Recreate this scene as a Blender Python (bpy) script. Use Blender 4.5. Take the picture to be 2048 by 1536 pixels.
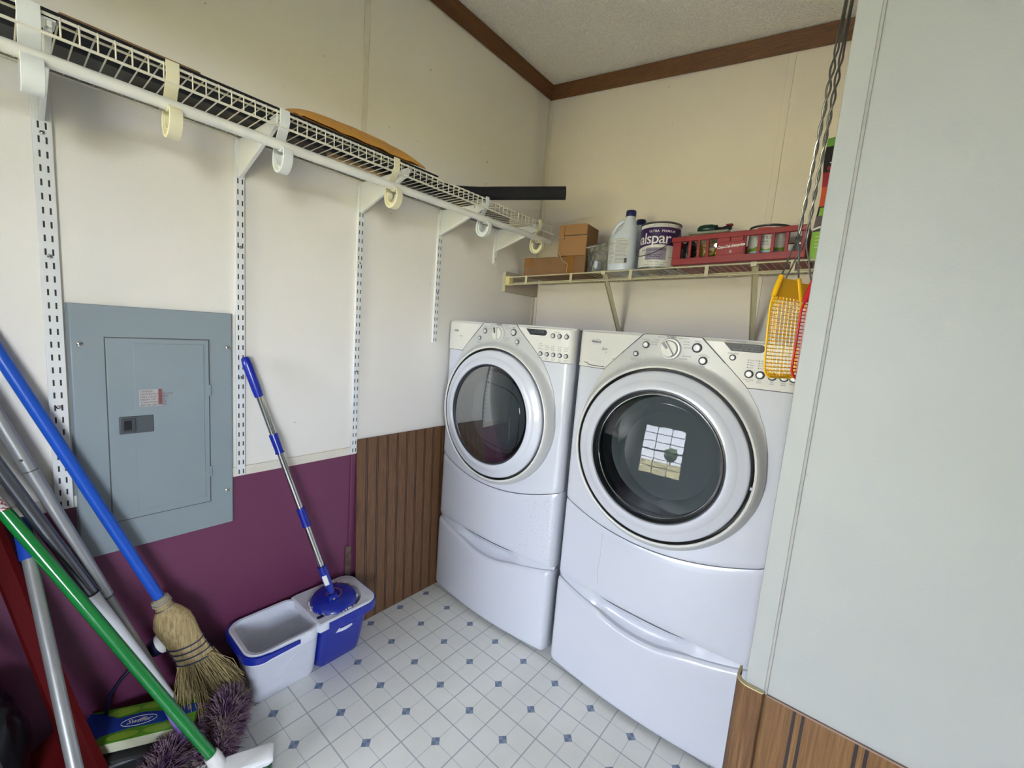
import bpy, bmesh, math, random
from math import pi, sin, cos, sqrt, radians
from mathutils import Vector as V, Matrix, noise
random.seed(7)
S = bpy.context.scene
for o in list(bpy.data.objects): bpy.data.objects.remove(o)
COL = S.collection

# ------------------------------------------------------------------ camera, world, light, exposure
cam = bpy.data.objects.new('camera', bpy.data.cameras.new('camera'))
COL.objects.link(cam)
cam.data.sensor_width = 36; cam.data.lens = 14.828
cam.data.clip_start = 0.02; cam.data.clip_end = 300
cam.matrix_world = Matrix(((0.76676612, -0.14171701, 0.62608785, 0), (0.63713095, 0.04901721, -0.76919534, 0),
                           (0.07831898, 0.98869288, 0.12787703, 1.3133), (0, 0, 0, 1)))
S.camera = cam
S.view_settings.view_transform = 'Standard'; S.view_settings.look = 'None'
S.view_settings.gamma = 1; S.view_settings.use_curve_mapping = False
S.view_settings.exposure = 2.42
S.cycles.use_denoising = True
S.cycles.max_bounces = 10; S.cycles.diffuse_bounces = 6; S.cycles.glossy_bounces = 5
S.cycles.transparent_max_bounces = 16; S.cycles.transmission_bounces = 6
S.cycles.caustics_reflective = False; S.cycles.caustics_refractive = False
S.cycles.sample_clamp_indirect = 12

W = bpy.data.worlds.new('sky'); S.world = W; W.use_nodes = True
nt = W.node_tree; nt.nodes.clear()
wo = nt.nodes.new('ShaderNodeOutputWorld'); wb = nt.nodes.new('ShaderNodeBackground')
wt = nt.nodes.new('ShaderNodeTexCoord'); wm = nt.nodes.new('ShaderNodeSeparateXYZ')
wr = nt.nodes.new('ShaderNodeValToRGB'); wn = nt.nodes.new('ShaderNodeTexNoise'); wmx = nt.nodes.new('ShaderNodeMixRGB')
nt.links.new(wt.outputs['Generated'], wm.inputs[0]); nt.links.new(wm.outputs['Z'], wr.inputs[0])
nt.links.new(wt.outputs['Generated'], wn.inputs['Vector']); wn.inputs['Scale'].default_value = 3.5; wn.inputs['Detail'].default_value = 6
cr = wr.color_ramp; cr.elements[0].position = 0.0; cr.elements[0].color = (0.88, 0.91, 1, 1)
cr.elements[1].position = 0.7; cr.elements[1].color = (0.60, 0.70, 1.0, 1)
wmx.blend_type = 'MULTIPLY'; wmx.inputs[0].default_value = 0.35
nt.links.new(wr.outputs[0], wmx.inputs[1]); nt.links.new(wn.outputs[0], wmx.inputs[2])
nt.links.new(wmx.outputs[0], wb.inputs['Color']); wb.inputs['Strength'].default_value = 12.0
nt.links.new(wb.outputs[0], wo.inputs[0])

# windows the daylight comes through: (x0, x1, z0, z1) in the rear wall, (y0, y1, z0, z1) in the far right wall
YR = -3.00          # rear wall
XR = 2.60           # far right wall
WIN1 = (-1.40, -0.20, 0.42, 1.85)
WIN2 = (-2.4, -1.2, 0.75, 2.05)
def portal(name, loc, rot, sx, sy):
    l = bpy.data.lights.new(name, 'AREA'); l.shape = 'RECTANGLE'; l.size = sx; l.size_y = sy
    l.cycles.is_portal = True
    o = bpy.data.objects.new(name, l); o.location = loc; o.rotation_euler = rot; COL.objects.link(o)
portal('daylight_portal_rear', ((WIN1[0]+WIN1[1])/2, YR-0.12, (WIN1[2]+WIN1[3])/2), (pi/2, 0, 0), WIN1[1]-WIN1[0], WIN1[3]-WIN1[2])
portal('daylight_portal_right', (XR+0.12, (WIN2[0]+WIN2[1])/2, (WIN2[2]+WIN2[3])/2), (pi/2, 0, pi/2), WIN2[1]-WIN2[0], WIN2[3]-WIN2[2])

sun = bpy.data.objects.new('sun', bpy.data.lights.new('sun', 'SUN')); COL.objects.link(sun)
sun.data.energy = 72.0; sun.data.angle = radians(2); sun.data.color = (1.0, .96, .90)
sun.rotation_euler = (radians(-32), 0, radians(12))       # high behind the house: it lights the lawn and the porch, never the room directly

# ------------------------------------------------------------------ materials
def s2l(c): return c/12.92 if c <= 0.04045 else ((c+0.055)/1.055)**2.4
def rgb(r, g, b): return (s2l(r/255), s2l(g/255), s2l(b/255), 1)
MATS = {}
def mat(name, col, rough=0.5, metal=0.0, spec=0.5, var=0.06, vscale=9.0, bump=0.0, bscale=60.0, coat=0.0, tr=None, sheen=0):
    """principled surface with a soft procedural variation of its own colour"""
    if name in MATS: return MATS[name]
    m = bpy.data.materials.new(name); m.use_nodes = True; t = m.node_tree; b = t.nodes['Principled BSDF']
    b.inputs['Roughness'].default_value = rough; b.inputs['Metallic'].default_value = metal
    b.inputs['Specular IOR Level'].default_value = spec; b.inputs['Coat Weight'].default_value = coat
    b.inputs['Coat Roughness'].default_value = 0.06
    if sheen: b.inputs['Sheen Weight'].default_value = sheen
    tc = t.nodes.new('ShaderNodeTexCoord')
    n = t.nodes.new('ShaderNodeTexNoise'); n.inputs['Scale'].default_value = vscale; n.inputs['Detail'].default_value = 5
    t.links.new(tc.outputs['Object'], n.inputs['Vector'])
    r = t.nodes.new('ShaderNodeValToRGB'); c = col
    r.color_ramp.elements[0].position = 0.3; r.color_ramp.elements[1].position = 0.7
    r.color_ramp.elements[0].color = (c[0]*(1-var), c[1]*(1-var), c[2]*(1-var), 1)
    r.color_ramp.elements[1].color = (min(1, c[0]*(1+var)), min(1, c[1]*(1+var)), min(1, c[2]*(1+var)), 1)
    t.links.new(n.outputs[0], r.inputs[0]); t.links.new(r.outputs[0], b.inputs['Base Color'])
    if bump:
        n2 = t.nodes.new('ShaderNodeTexNoise'); n2.inputs['Scale'].default_value = bscale; n2.inputs['Detail'].default_value = 3
        t.links.new(tc.outputs['Object'], n2.inputs['Vector'])
        bp = t.nodes.new('ShaderNodeBump'); bp.inputs['Strength'].default_value = bump; bp.inputs['Distance'].default_value = 0.004
        t.links.new(n2.outputs[0], bp.inputs['Height']); t.links.new(bp.outputs[0], b.inputs['Normal'])
    MATS[name] = m; return m
class NT:
    """small maths helper for node materials"""
    def __init__(s, name):
        s.m = bpy.data.materials.new(name); s.m.use_nodes = True; s.t = s.m.node_tree
        s.b = s.t.nodes['Principled BSDF']; MATS[name] = s.m
        s.tc = s.t.nodes.new('ShaderNodeTexCoord'); sp = s.t.nodes.new('ShaderNodeSeparateXYZ')
        s.t.links.new(s.tc.outputs['Object'], sp.inputs[0]); s.x, s.y, s.z = sp.outputs
    def f(s, op, a, b=None, c=None):
        n = s.t.nodes.new('ShaderNodeMath'); n.operation = op
        for i, v in enumerate((a, b, c)):
            if v is None: continue
            if isinstance(v, (int, float)): n.inputs[i].default_value = v
            else: s.t.links.new(v, n.inputs[i])
        return n.outputs[0]
    def mix(s, fac, a, b, mode='MIX'):
        n = s.t.nodes.new('ShaderNodeMixRGB'); n.blend_type = mode
        for i, v in enumerate((fac, a, b)):
            if isinstance(v, (int, float, tuple)): n.inputs[i].default_value = v
            else: s.t.links.new(v, n.inputs[i])
        return n.outputs[0]
    def noise(s, scale, detail=4, stretch=None, rough=0.5):
        n = s.t.nodes.new('ShaderNodeTexNoise'); n.inputs['Scale'].default_value = scale; n.inputs['Detail'].default_value = detail
        n.inputs['Roughness'].default_value = rough
        if stretch:
            mp = s.t.nodes.new('ShaderNodeMapping'); mp.inputs['Scale'].default_value = stretch
            s.t.links.new(s.tc.outputs['Object'], mp.inputs[0]); s.t.links.new(mp.outputs[0], n.inputs['Vector'])
        else: s.t.links.new(s.tc.outputs['Object'], n.inputs['Vector'])
        return n.outputs[0]
    def ramp(s, v, *stops):
        n = s.t.nodes.new('ShaderNodeValToRGB'); e = n.color_ramp.elements
        while len(e) < len(stops): e.new(0.5)
        for i, (p, c) in enumerate(stops): e[i].position = p; e[i].color = c
        s.t.links.new(v, n.inputs[0]); return n.outputs[0]
    def bump(s, h, strength=0.3, dist=0.004):
        bp = s.t.nodes.new('ShaderNodeBump'); bp.inputs['Strength'].default_value = strength; bp.inputs['Distance'].default_value = dist
        s.t.links.new(h, bp.inputs['Height']); s.t.links.new(bp.outputs[0], s.b.inputs['Normal'])
    def col(s, c): s.t.links.new(c, s.b.inputs['Base Color'])

def bands(n, coord, lo, hi):   # 1 between lo and hi
    return n.f('MULTIPLY', n.f('GREATER_THAN', coord, lo), n.f('LESS_THAN', coord, hi))

# floor vinyl: cream tiles, two grids of grey lines, little blue checkered diamonds
n = NT('floor_vinyl'); P = 0.152
u = n.f('DIVIDE', n.f('SUBTRACT', n.f('ADD', n.x, n.f('MULTIPLY', n.y, 0.0041)), -1.0137), P)
v = n.f('DIVIDE', n.f('SUBTRACT', n.f('SUBTRACT', n.y, n.f('MULTIPLY', n.x, 0.0041)), 0.8242), P)
du = n.f('SUBTRACT', n.f('FRACT', n.f('ADD', u, 50.5)), 0.5); dv = n.f('SUBTRACT', n.f('FRACT', n.f('ADD', v, 50.5)), 0.5)
au = n.f('ABSOLUTE', du); av = n.f('ABSOLUTE', dv)
thin = n.f('MAXIMUM', n.f('LESS_THAN', au, 0.0085), n.f('LESS_THAN', av, 0.0085))
thick = n.f('MAXIMUM', n.f('GREATER_THAN', au, 0.486), n.f('GREATER_THAN', av, 0.486))
dia = n.f('LESS_THAN', n.f('ADD', au, av), 0.118)
chk = n.f('GREATER_THAN', n.f('MULTIPLY', n.f('ADD', du, dv), n.f('SUBTRACT', du, dv)), 0.0)
base = n.ramp(n.noise(7, 6), (0.3, rgb(226, 226, 219)), (0.7, rgb(236, 236, 230)))
base = n.mix(n.f('MULTIPLY', n.noise(90, 3), 0.16), base, rgb(196, 198, 188))
c = n.mix(n.f('MULTIPLY', thin, 0.55), base, rgb(160, 168, 176)); c = n.mix(n.f('MULTIPLY', thick, 0.8), c, rgb(158, 163, 168))
blue = n.mix(chk, rgb(98, 112, 136), rgb(132, 146, 168)); blue = n.mix(n.f('MULTIPLY', n.noise(220, 2), 0.5), blue, rgb(150, 164, 182))
c = n.mix(dia, c, blue)
dirt = n.ramp(n.noise(26, 8, None, 0.75), (0.69, (0, 0, 0, 1)), (0.76, (1, 1, 1, 1)))
c = n.mix(n.f('MULTIPLY', dirt, 0.45), c, rgb(120, 112, 100)); n.col(c)
n.b.inputs['Roughness'].default_value = 0.38
n.bump(n.noise(160, 3), 0.08, 0.002)

def painted(name, c1, c2, rough, marks=None, gl=0.5):
    n = NT(name)
    c = n.ramp(n.noise(1.7, 4), (0.35, c1), (0.65, c2))
    c = n.mix(n.f('MULTIPLY', n.noise(420, 2), 0.10), c, (c1[0]*.75, c1[1]*.75, c1[2]*.75, 1))
    if marks:
        s_ = n.ramp(n.noise(5.5, 9, (1, 1, 3.5), 0.72), (marks[0], (0, 0, 0, 1)), (marks[0]+.07, (1, 1, 1, 1)))
        c = n.mix(n.f('MULTIPLY', s_, marks[1]), c, marks[2])
        d_ = n.ramp(n.noise(38, 2), (0.77, (0, 0, 0, 1)), (0.80, (1, 1, 1, 1)))
        c = n.mix(n.f('MULTIPLY', d_, .5), c, rgb(120, 112, 98))
    n.col(c); n.b.inputs['Roughness'].default_value = rough; n.b.inputs['Specular IOR Level'].default_value = gl
    n.bump(n.noise(240, 4), 0.12, 0.002); return n.m
M_wall = painted('cream_white_wall_paint', rgb(229, 225, 216), rgb(234, 231, 223), 0.45, (0.70, .14, rgb(158, 146, 122)))
M_wallb = painted('warm_white_wall_paint', rgb(226, 218, 208), rgb(232, 225, 215), 0.65, (0.72, .14, rgb(140, 120, 90)))
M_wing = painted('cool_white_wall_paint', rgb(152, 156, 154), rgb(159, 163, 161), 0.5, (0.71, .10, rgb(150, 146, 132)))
M_purple = painted('plum_wall_paint', rgb(104, 48, 78), rgb(110, 52, 84), 0.45)
M_batten = mat('batten_paint', rgb(218, 213, 198), 0.45)
M_board = mat('shaded_board_paint', rgb(176, 165, 148), 0.6)  # white board under the shelf; its shade is put into the colour
n = NT('textured_ceiling'); n.col(n.ramp(n.noise(130, 5), (0.35, rgb(230, 227, 218)), (0.65, rgb(247, 245, 238))))
n.b.inputs['Roughness'].default_value = 0.95; n.bump(n.noise(170, 5), 0.9, 0.006); M_ceil = n.m

def wood(name, c1, c2, c3, axis, groove=None, rough=0.45, scale=1.0, goff=0.0):
    """axis: the direction of the grain; groove=(coord, pitch, halfwidth, gap) double dark grooves"""
    n = NT(name); st = {'x': (2.2, 90, 90), 'y': (90, 2.2, 90), 'z': (90, 90, 2.2)}[axis]
    st = tuple(s_*scale for s_ in st)
    g = n.noise(3.0, 8, st, 0.65); g2 = n.noise(9.0, 6, st, 0.6)
    c = n.ramp(g, (0.30, c1), (0.52, c2), (0.72, c3)); c = n.mix(n.f('MULTIPLY', n.ramp(g2, (0.5, (0, 0, 0, 1)), (0.62, (1, 1, 1, 1))), 0.42), c, c1)
    if groove:
        co = {'x': n.x, 'y': n.y}[groove[0]]
        fr = n.f('ABSOLUTE', n.f('SUBTRACT', n.f('FRACT', n.f('ADD', n.f('DIVIDE', n.f('ADD', co, goff), groove[1]), 50.5)), 0.5))
        fr = n.f('MULTIPLY', fr, groove[1])
        ln = bands(n, fr, groove[3]-groove[2], groove[3]+groove[2])
        c = n.mix(ln, c, rgb(34, 22, 16)); n.bump(n.f('SUBTRACT', 1.0, ln), 0.7, 0.003)
    else: n.bump(g2, 0.5, 0.003)
    n.col(c); n.b.inputs['Roughness'].default_value = rough; return n.m
M_crown = wood('crown_wood', rgb(72, 43, 18), rgb(104, 65, 30), rgb(126, 84, 42), 'y', None, 0.4)
M_crownx = wood('crown_wood_x', rgb(74, 44, 19), rgb(108, 68, 32), rgb(130, 88, 45), 'x', None, 0.4)
M_wains = wood('oak_wainscot', rgb(82, 54, 22), rgb(110, 77, 38), rgb(130, 95, 50), 'z', ('x', 0.0770, 0.0022, 0.0058), 0.42, 1.0, -0.0045)
M_bead = wood('walnut_beadboard', rgb(88, 60, 36), rgb(112, 80, 52), rgb(126, 93, 62), 'z', ('y', 0.0508, 0.0016, 0.0034), 0.5, 1.0, -0.045)
M_oak = wood('oak_corner_trim', rgb(62, 38, 18), rgb(104, 72, 40), rgb(132, 98, 62), 'z', None, 0.45, 0.8)
M_raw = mat('raw_trim_edge', rgb(196, 182, 142), 0.7)

M_white = mat('white_appliance_enamel', rgb(198, 201, 208), 0.22, coat=0.5, var=0.01)
M_console = mat('warm_white_console_plastic', rgb(208, 207, 200), 0.38, var=0.012)
M_bezel = mat('grey_bezel_plastic', rgb(184, 185, 182), 0.36, var=0.012)
M_lip = mat('cream_lip_plastic', rgb(211, 210, 203), 0.35, var=0.012)
M_groove = mat('dark_groove', rgb(78, 76, 72), 0.45)
M_rubber = mat('black_rubber', rgb(26, 27, 28), 0.35)
M_chrome = mat('chrome', rgb(205, 205, 200), 0.12, metal=1.0, var=0.02)
M_steel = mat('brushed_steel', rgb(130, 132, 134), 0.28, metal=1.0, bump=0.08, bscale=200)
M_display = mat('black_display', rgb(20, 21, 24), 0.45)
M_print = mat('grey_print', rgb(84, 86, 88), 0.6)
M_silverbtn = mat('silver_button', rgb(196, 197, 196), 0.36, metal=0.1)
M_darkring = mat('dark_ring', rgb(92, 92, 90), 0.3, metal=0.5)
M_black = mat('black_plastic', rgb(20, 20, 22), 0.4)
M_wire = mat('white_vinyl_wire', rgb(214, 210, 194), 0.35)
M_wire2 = mat('aged_vinyl_wire', rgb(196, 188, 158), 0.4)
M_rod = mat('rod_white_plastic', rgb(222, 222, 214), 0.3)
M_hookw = mat('hook_white_plastic', rgb(214, 218, 216), 0.35)
M_hookc = mat('hook_cream_plastic', rgb(222, 216, 184), 0.38)
M_metalw = mat('white_powder_metal', rgb(222, 224, 222), 0.35)
M_slot = mat('slot_shadow', rgb(52, 52, 52), 0.8)
M_grey = mat('panel_grey_enamel', rgb(136, 148, 152), 0.42, bump=0.05, bscale=300, var=0.02)
M_foam = mat('black_foam', rgb(22, 22, 23), 0.9, bump=0.4, bscale=220)
M_greyfoam = mat('grey_plastic_strip', rgb(118, 118, 112), 0.6)
M_env = mat('manila_padded_mailer', rgb(214, 158, 72), 0.55, bump=0.5, bscale=22)
M_brownwood = mat('rusty_brown_wood', rgb(136, 104, 72), 0.8, var=.25, vscale=30)
M_redpl = mat('red_plastic', rgb(138, 10, 16), 0.42)
M_redtool = mat('red_tool_plastic', rgb(84, 8, 10), 0.75, spec=.15)
M_card = mat('cardboard', rgb(160, 120, 80), 0.85, var=.06, bump=.1)
M_card2 = mat('dark_cardboard', rgb(134, 100, 68), 0.85, var=.07, bump=.1)
M_tape = mat('packing_tape', rgb(140, 98, 50), 0.2)
M_hdpe = mat('white_hdpe', rgb(206, 216, 230), 0.32)
M_label = mat('label_paper', rgb(204, 206, 206), 0.5)
M_navy = mat('navy_cap_plastic', rgb(20, 30, 92), 0.35)
M_canpurple = mat('purple_label', rgb(56, 26, 84), 0.35)
M_canwhite = mat('white_label', rgb(214, 214, 208), 0.35)
M_tin = mat('tin', rgb(120, 118, 118), 0.3, metal=.9)
M_lavtext = mat('lavender_box', rgb(146, 138, 156), 0.5)
M_whitetext = mat('white_lettering', rgb(232, 232, 230), 0.5)
M_yellow = mat('yellow_plastic', rgb(240, 186, 22), 0.35)
M_redsw = mat('red_swatter_plastic', rgb(190, 28, 36), 0.38)
M_wiremetal = mat('grey_twisted_wire', rgb(122, 124, 118), 0.3, metal=.8)
M_bluepl = mat('blue_mop_plastic', rgb(16, 38, 150), 0.3, coat=.3)
M_bucketw = mat('white_bucket_plastic', rgb(218, 222, 232), 0.3)
M_mopfib = mat('mop_fibres', rgb(204, 200, 188), 0.9)
M_bluehandle = mat('blue_broom_handle', rgb(24, 84, 190), 0.3)
M_alu = mat('silver_pole', rgb(168, 170, 170), 0.36, metal=.55)
M_darkalu = mat('dark_silver_pole', rgb(112, 114, 120), 0.25, metal=.85)
M_whitepole = mat('white_pole', rgb(214, 216, 220), 0.35)
M_green = mat('green_broom_handle', rgb(14, 128, 52), 0.22, coat=.6)
M_bristleg = mat('green_bristles', rgb(18, 112, 72), 0.6)
n = NT('broom_straw'); n.col(n.ramp(n.noise(3.2, 6, (70, 70, 5), .7), (0.3, rgb(132, 112, 70)), (0.5, rgb(182, 160, 112)), (0.7, rgb(208, 188, 138))))
n.b.inputs['Roughness'].default_value = .8; n.bump(n.noise(4, 6, (90, 90, 6), .7), .8, .004); M_straw = n.m
M_strawd = mat('broom_straw_dark', rgb(140, 124, 80), 0.8, var=.25, vscale=60)
M_twine = mat('navy_stitching', rgb(44, 56, 84), 0.7)
M_bluegrip = mat('blue_grip', rgb(16, 66, 170), 0.45)
M_boxblue = mat('box_blue', rgb(22, 62, 152), 0.4)
M_boxgreen = mat('box_green', rgb(92, 152, 36), 0.4, var=.2)
M_boxlime = mat('box_lime', rgb(140, 178, 56), 0.4)
M_boxcream = mat('box_cream', rgb(206, 206, 176), 0.55)
M_fuzz = mat('mauve_duster_fibre', rgb(134, 106, 124), 0.9, var=.3, vscale=40)
M_fuzz2 = mat('plum_duster_fibre', rgb(96, 62, 96), 0.9, var=.3, vscale=40)
M_fuzz3 = mat('taupe_duster_fibre', rgb(140, 122, 116), 0.9, var=.3, vscale=40)
M_lav = mat('lavender_plastic', rgb(156, 128, 214), 0.35)
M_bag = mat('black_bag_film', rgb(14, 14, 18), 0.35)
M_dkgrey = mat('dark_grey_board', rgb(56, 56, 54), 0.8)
M_greenpl = mat('dark_green_plastic', rgb(18, 62, 48), 0.35)
M_tubclear = mat('frosted_tub', rgb(170, 170, 150), 0.35)
M_lawn = mat('lawn_grass', rgb(121, 114, 78), 0.95, var=.3, vscale=2)
M_leaf = mat('tree_leaves', rgb(50, 66, 38), 0.9, var=.4, vscale=4)
M_deck = mat('pale_deck', rgb(192, 178, 162), 0.8, var=.1)
M_frame = mat('window_vinyl', rgb(226, 226, 222), 0.4)
M_orange = mat('orange_print', rgb(196, 74, 34), .4)
M_limep = mat('lime_print', rgb(126, 176, 44), .4)
M_redp = mat('crimson_print', rgb(150, 24, 44), .4)
M_gold = mat('gold_bits', rgb(196, 176, 84), .3, metal=.4, var=.4, vscale=60)

def glassmat(name, tint=(.9, .95, .93, 1), refl=1.0, rough=0.02, ior=1.5):
    m = bpy.data.materials.new(name); m.use_nodes = True; t = m.node_tree; t.nodes.clear()
    o = t.nodes.new('ShaderNodeOutputMaterial'); mx = t.nodes.new('ShaderNodeMixShader'); a = t.nodes.new('ShaderNodeBsdfTransparent')
    g = t.nodes.new('ShaderNodeBsdfGlossy'); f = t.nodes.new('ShaderNodeFresnel'); mu = t.nodes.new('ShaderNodeMath')
    nz = t.nodes.new('ShaderNodeTexNoise'); nz.inputs['Scale'].default_value = 6; bp = t.nodes.new('ShaderNodeBump')
    bp.inputs['Strength'].default_value = 0.008; bp.inputs['Distance'].default_value = 0.01
    t.links.new(nz.outputs[0], bp.inputs['Height']); t.links.new(bp.outputs[0], g.inputs['Normal'])
    a.inputs[0].default_value = tint; g.inputs[0].default_value = (1, 1, 1, 1); g.inputs['Roughness'].default_value = rough
    f.inputs[0].default_value = ior; mu.operation = 'MULTIPLY'; mu.inputs[1].default_value = refl; mu.use_clamp = True
    t.links.new(f.outputs[0], mu.inputs[0]); t.links.new(mu.outputs[0], mx.inputs[0]); t.links.new(a.outputs[0], mx.inputs[1])
    t.links.new(g.outputs[0], mx.inputs[2]); t.links.new(mx.outputs[0], o.inputs[0]); MATS[name] = m; return m
M_glass = glassmat('window_glass', (.97, .98, .98, 1), 1.0)
M_doorglass = glassmat('door_glass', (.32, .345, .34, 1), 0.36, 0.006)
M_dryerglass = glassmat('smoked_glass', (.26, .28, .27, 1), 0.30, 0.02)
M_bowl = glassmat('bowl_glass', (.85, .88, .88, 1), 1.8, 0.02)
M_film = glassmat('clear_film', (.92, .92, .90, 1), 4.0, 0.12)

# ------------------------------------------------------------------ geometry helpers
ORG = {}
class MB:
    def __init__(s): s.bm = bmesh.new()
    def box(s, a, b, rot=None, piv=None):
        a, b = V(a), V(b); c = (a+b)/2; d = b-a
        r = bmesh.ops.create_cube(s.bm, size=1)['verts']
        for v in r:
            v.co = V((v.co.x*d.x, v.co.y*d.y, v.co.z*d.z)) + c
            if rot: v.co = rot @ (v.co-V(piv or c)) + V(piv or c)
        return s
    def quad(s, *p): s.bm.faces.new([s.bm.verts.new(V(q)) for q in p]); return s
    def rings(s, rs, closed=True, cap0=False, cap1=False):
        vs = [[s.bm.verts.new(V(p)) for p in r] for r in rs]; n_ = len(vs[0])
        for a, b in zip(vs, vs[1:]):
            for i in range(n_ if closed else n_-1):
                j = (i+1) % n_; s.bm.faces.new((a[i], a[j], b[j], b[i]))
        if cap0: s.bm.faces.new(list(reversed(vs[0])))
        if cap1: s.bm.faces.new(vs[-1])
        return s
    def tube(s, pts, r, n=8, caps=True):
        pts = [V(p) for p in pts]; rs = []; up = None
        rr = r if isinstance(r, (list, tuple)) else [r]*len(pts)
        for i, p in enumerate(pts):
            d = (pts[min(i+1, len(pts)-1)]-pts[max(i-1, 0)]).normalized()
            if up is None: up = d.orthogonal().normalized()
            up = (up-d*up.dot(d)).normalized(); w = d.cross(up)
            rs.append([p+up*cos(2*pi*k/n)*rr[i]+w*sin(2*pi*k/n)*rr[i] for k in range(n)])
        return s.rings(rs, True, caps, caps)
    def lathe(s, prof, center, axis='y', n=64, caps=(False, False)):
        """prof: (radius, coordinate along axis) absolute along axis"""
        rs = []; c = V(center)
        for r, h in prof:
            ring = []
            for k in range(n):
                a = 2*pi*k/n
                if axis == 'y': ring.append((c.x+r*cos(a), h, c.z+r*sin(a)))
                elif axis == 'z': ring.append((c.x+r*cos(a), c.y+r*sin(a), h))
                else: ring.append((h, c.y+r*cos(a), c.z+r*sin(a)))
            rs.append(ring)
        return s.rings(rs, True, caps[0], caps[1])
    def prism(s, pts, off):
        """closed polygon of 3d points pushed along off"""
        pts = [V(p) for p in pts]; off = V(off)
        return s.rings([pts, [p+off for p in pts]], True, True, True)
    def sheet(s, fn, nu, nv, off):
        off = V(off)
        A = [[s.bm.verts.new(V(fn(i/nu, j/nv))) for j in range(nv+1)] for i in range(nu+1)]
        B = [[s.bm.verts.new(a.co+off) for a in row] for row in A]
        for i in range(nu):
            for j in range(nv):
                s.bm.faces.new((A[i][j], A[i+1][j], A[i+1][j+1], A[i][j+1])); s.bm.faces.new((B[i][j], B[i][j+1], B[i+1][j+1], B[i+1][j]))
        for i in range(nu):
            for j in (0, nv): s.bm.faces.new((A[i][j], A[i+1][j], B[i+1][j], B[i][j]))
        for j in range(nv):
            for i in (0, nu): s.bm.faces.new((A[i][j], A[i][j+1], B[i][j+1], B[i][j]))
        return s
    def text(s, txt, size, fn, align='CENTER', shear=0.0, ext=0.0, bold=0.0, sp=1.0):
        """fn maps a flat (x, y, z) of the lettering to world"""
        cu = bpy.data.curves.new('t', 'FONT'); cu.body = txt; cu.size = size; cu.align_x = align; cu.align_y = 'CENTER'
        cu.shear = shear; cu.extrude = ext; cu.resolution_u = 3; cu.offset = bold; cu.space_character = sp
        o = bpy.data.objects.new('t', cu); me = bpy.data.meshes.new_from_object(o)
        b2 = bmesh.new(); b2.from_mesh(me); mp = {}
        for v in b2.verts: mp[v.index] = s.bm.verts.new(V(fn(v.co.x, v.co.y, v.co.z)))
        for f in b2.faces:
            try: s.bm.faces.new([mp[v.index] for v in f.verts])
            except ValueError: pass
        b2.free(); bpy.data.objects.remove(o); bpy.data.curves.remove(cu); bpy.data.meshes.remove(me); return s
    def torus(s, c, R_, r, axis='y', n=64, m=8):
        prof = [(R_+r*cos(2*pi*k/m), (c[1] if axis == 'y' else c[2])+r*sin(2*pi*k/m)) for k in range(m+1)]
        return s.lathe(prof, c, axis, n)
    def build(s, name, m, parent=None, smooth=True, bevel=0.0, seg=2, sub=0, fix=True, mats=None):
        if fix: bmesh.ops.recalc_face_normals(s.bm, faces=s.bm.faces)
        o_ = ORG.get(parent.name, V((0, 0, 0))) if parent else V((0, 0, 0))
        if o_.length: bmesh.ops.translate(s.bm, verts=s.bm.verts, vec=-o_)
        me = bpy.data.meshes.new(name); s.bm.to_mesh(me); s.bm.free()
        me.materials.append(m)
        for x in (mats or []): me.materials.append(x)
        ob = bpy.data.objects.new(name, me); COL.objects.link(ob)
        if parent: ob.parent = parent
        ORG[ob.name] = o_
        if bevel:
            b = ob.modifiers.new('bevel', 'BEVEL'); b.width = bevel; b.segments = seg; b.limit_method = 'ANGLE'; b.angle_limit = radians(40)
        if sub:
            q = ob.modifiers.new('sub', 'SUBSURF'); q.levels = sub; q.render_levels = sub
        if smooth:
            for p in me.polygons: p.use_smooth = True
            me.set_sharp_from_angle(angle=radians(38))
        return ob
def thing(name, label, cat, loc=(0, 0, 0), group=None):
    o = bpy.data.objects.new(name, None); COL.objects.link(o); o.location = loc; o.empty_display_size = .05
    ORG[o.name] = V(loc); o['label'] = label; o['category'] = cat
    if group: o['group'] = group
    return o
def tag(o, label, cat, group=None):
    o['label'] = label; o['category'] = cat
    if group: o['group'] = group
    return o
def struct(o): o['kind'] = 'structure'; return o
def dup(root, dx, label, group=None):
    """a moved copy of a thing with copies of its parts and sub-parts; dx is the shift"""
    r = root.copy(); COL.objects.link(r); r.location = root.location+V(dx); ORG[r.name] = ORG.get(root.name, V((0, 0, 0)))+V(dx)
    r['label'] = label
    if group: r['group'] = group
    for ch in list(root.children):
        c_ = ch.copy(); COL.objects.link(c_); c_.parent = r
        for g in ch.children: d = g.copy(); COL.objects.link(d); d.parent = c_
    return r
def lerp(a, b, t): return a+(b-a)*t
def interp(tab, x):
    if x >= tab[0][0]: return tab[0][1]
    for (x0, y0), (x1, y1) in zip(tab, tab[1:]):
        if x >= x1: return y0+(y1-y0)*(x-x0)/(x1-x0)
    return tab[-1][1]

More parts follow.
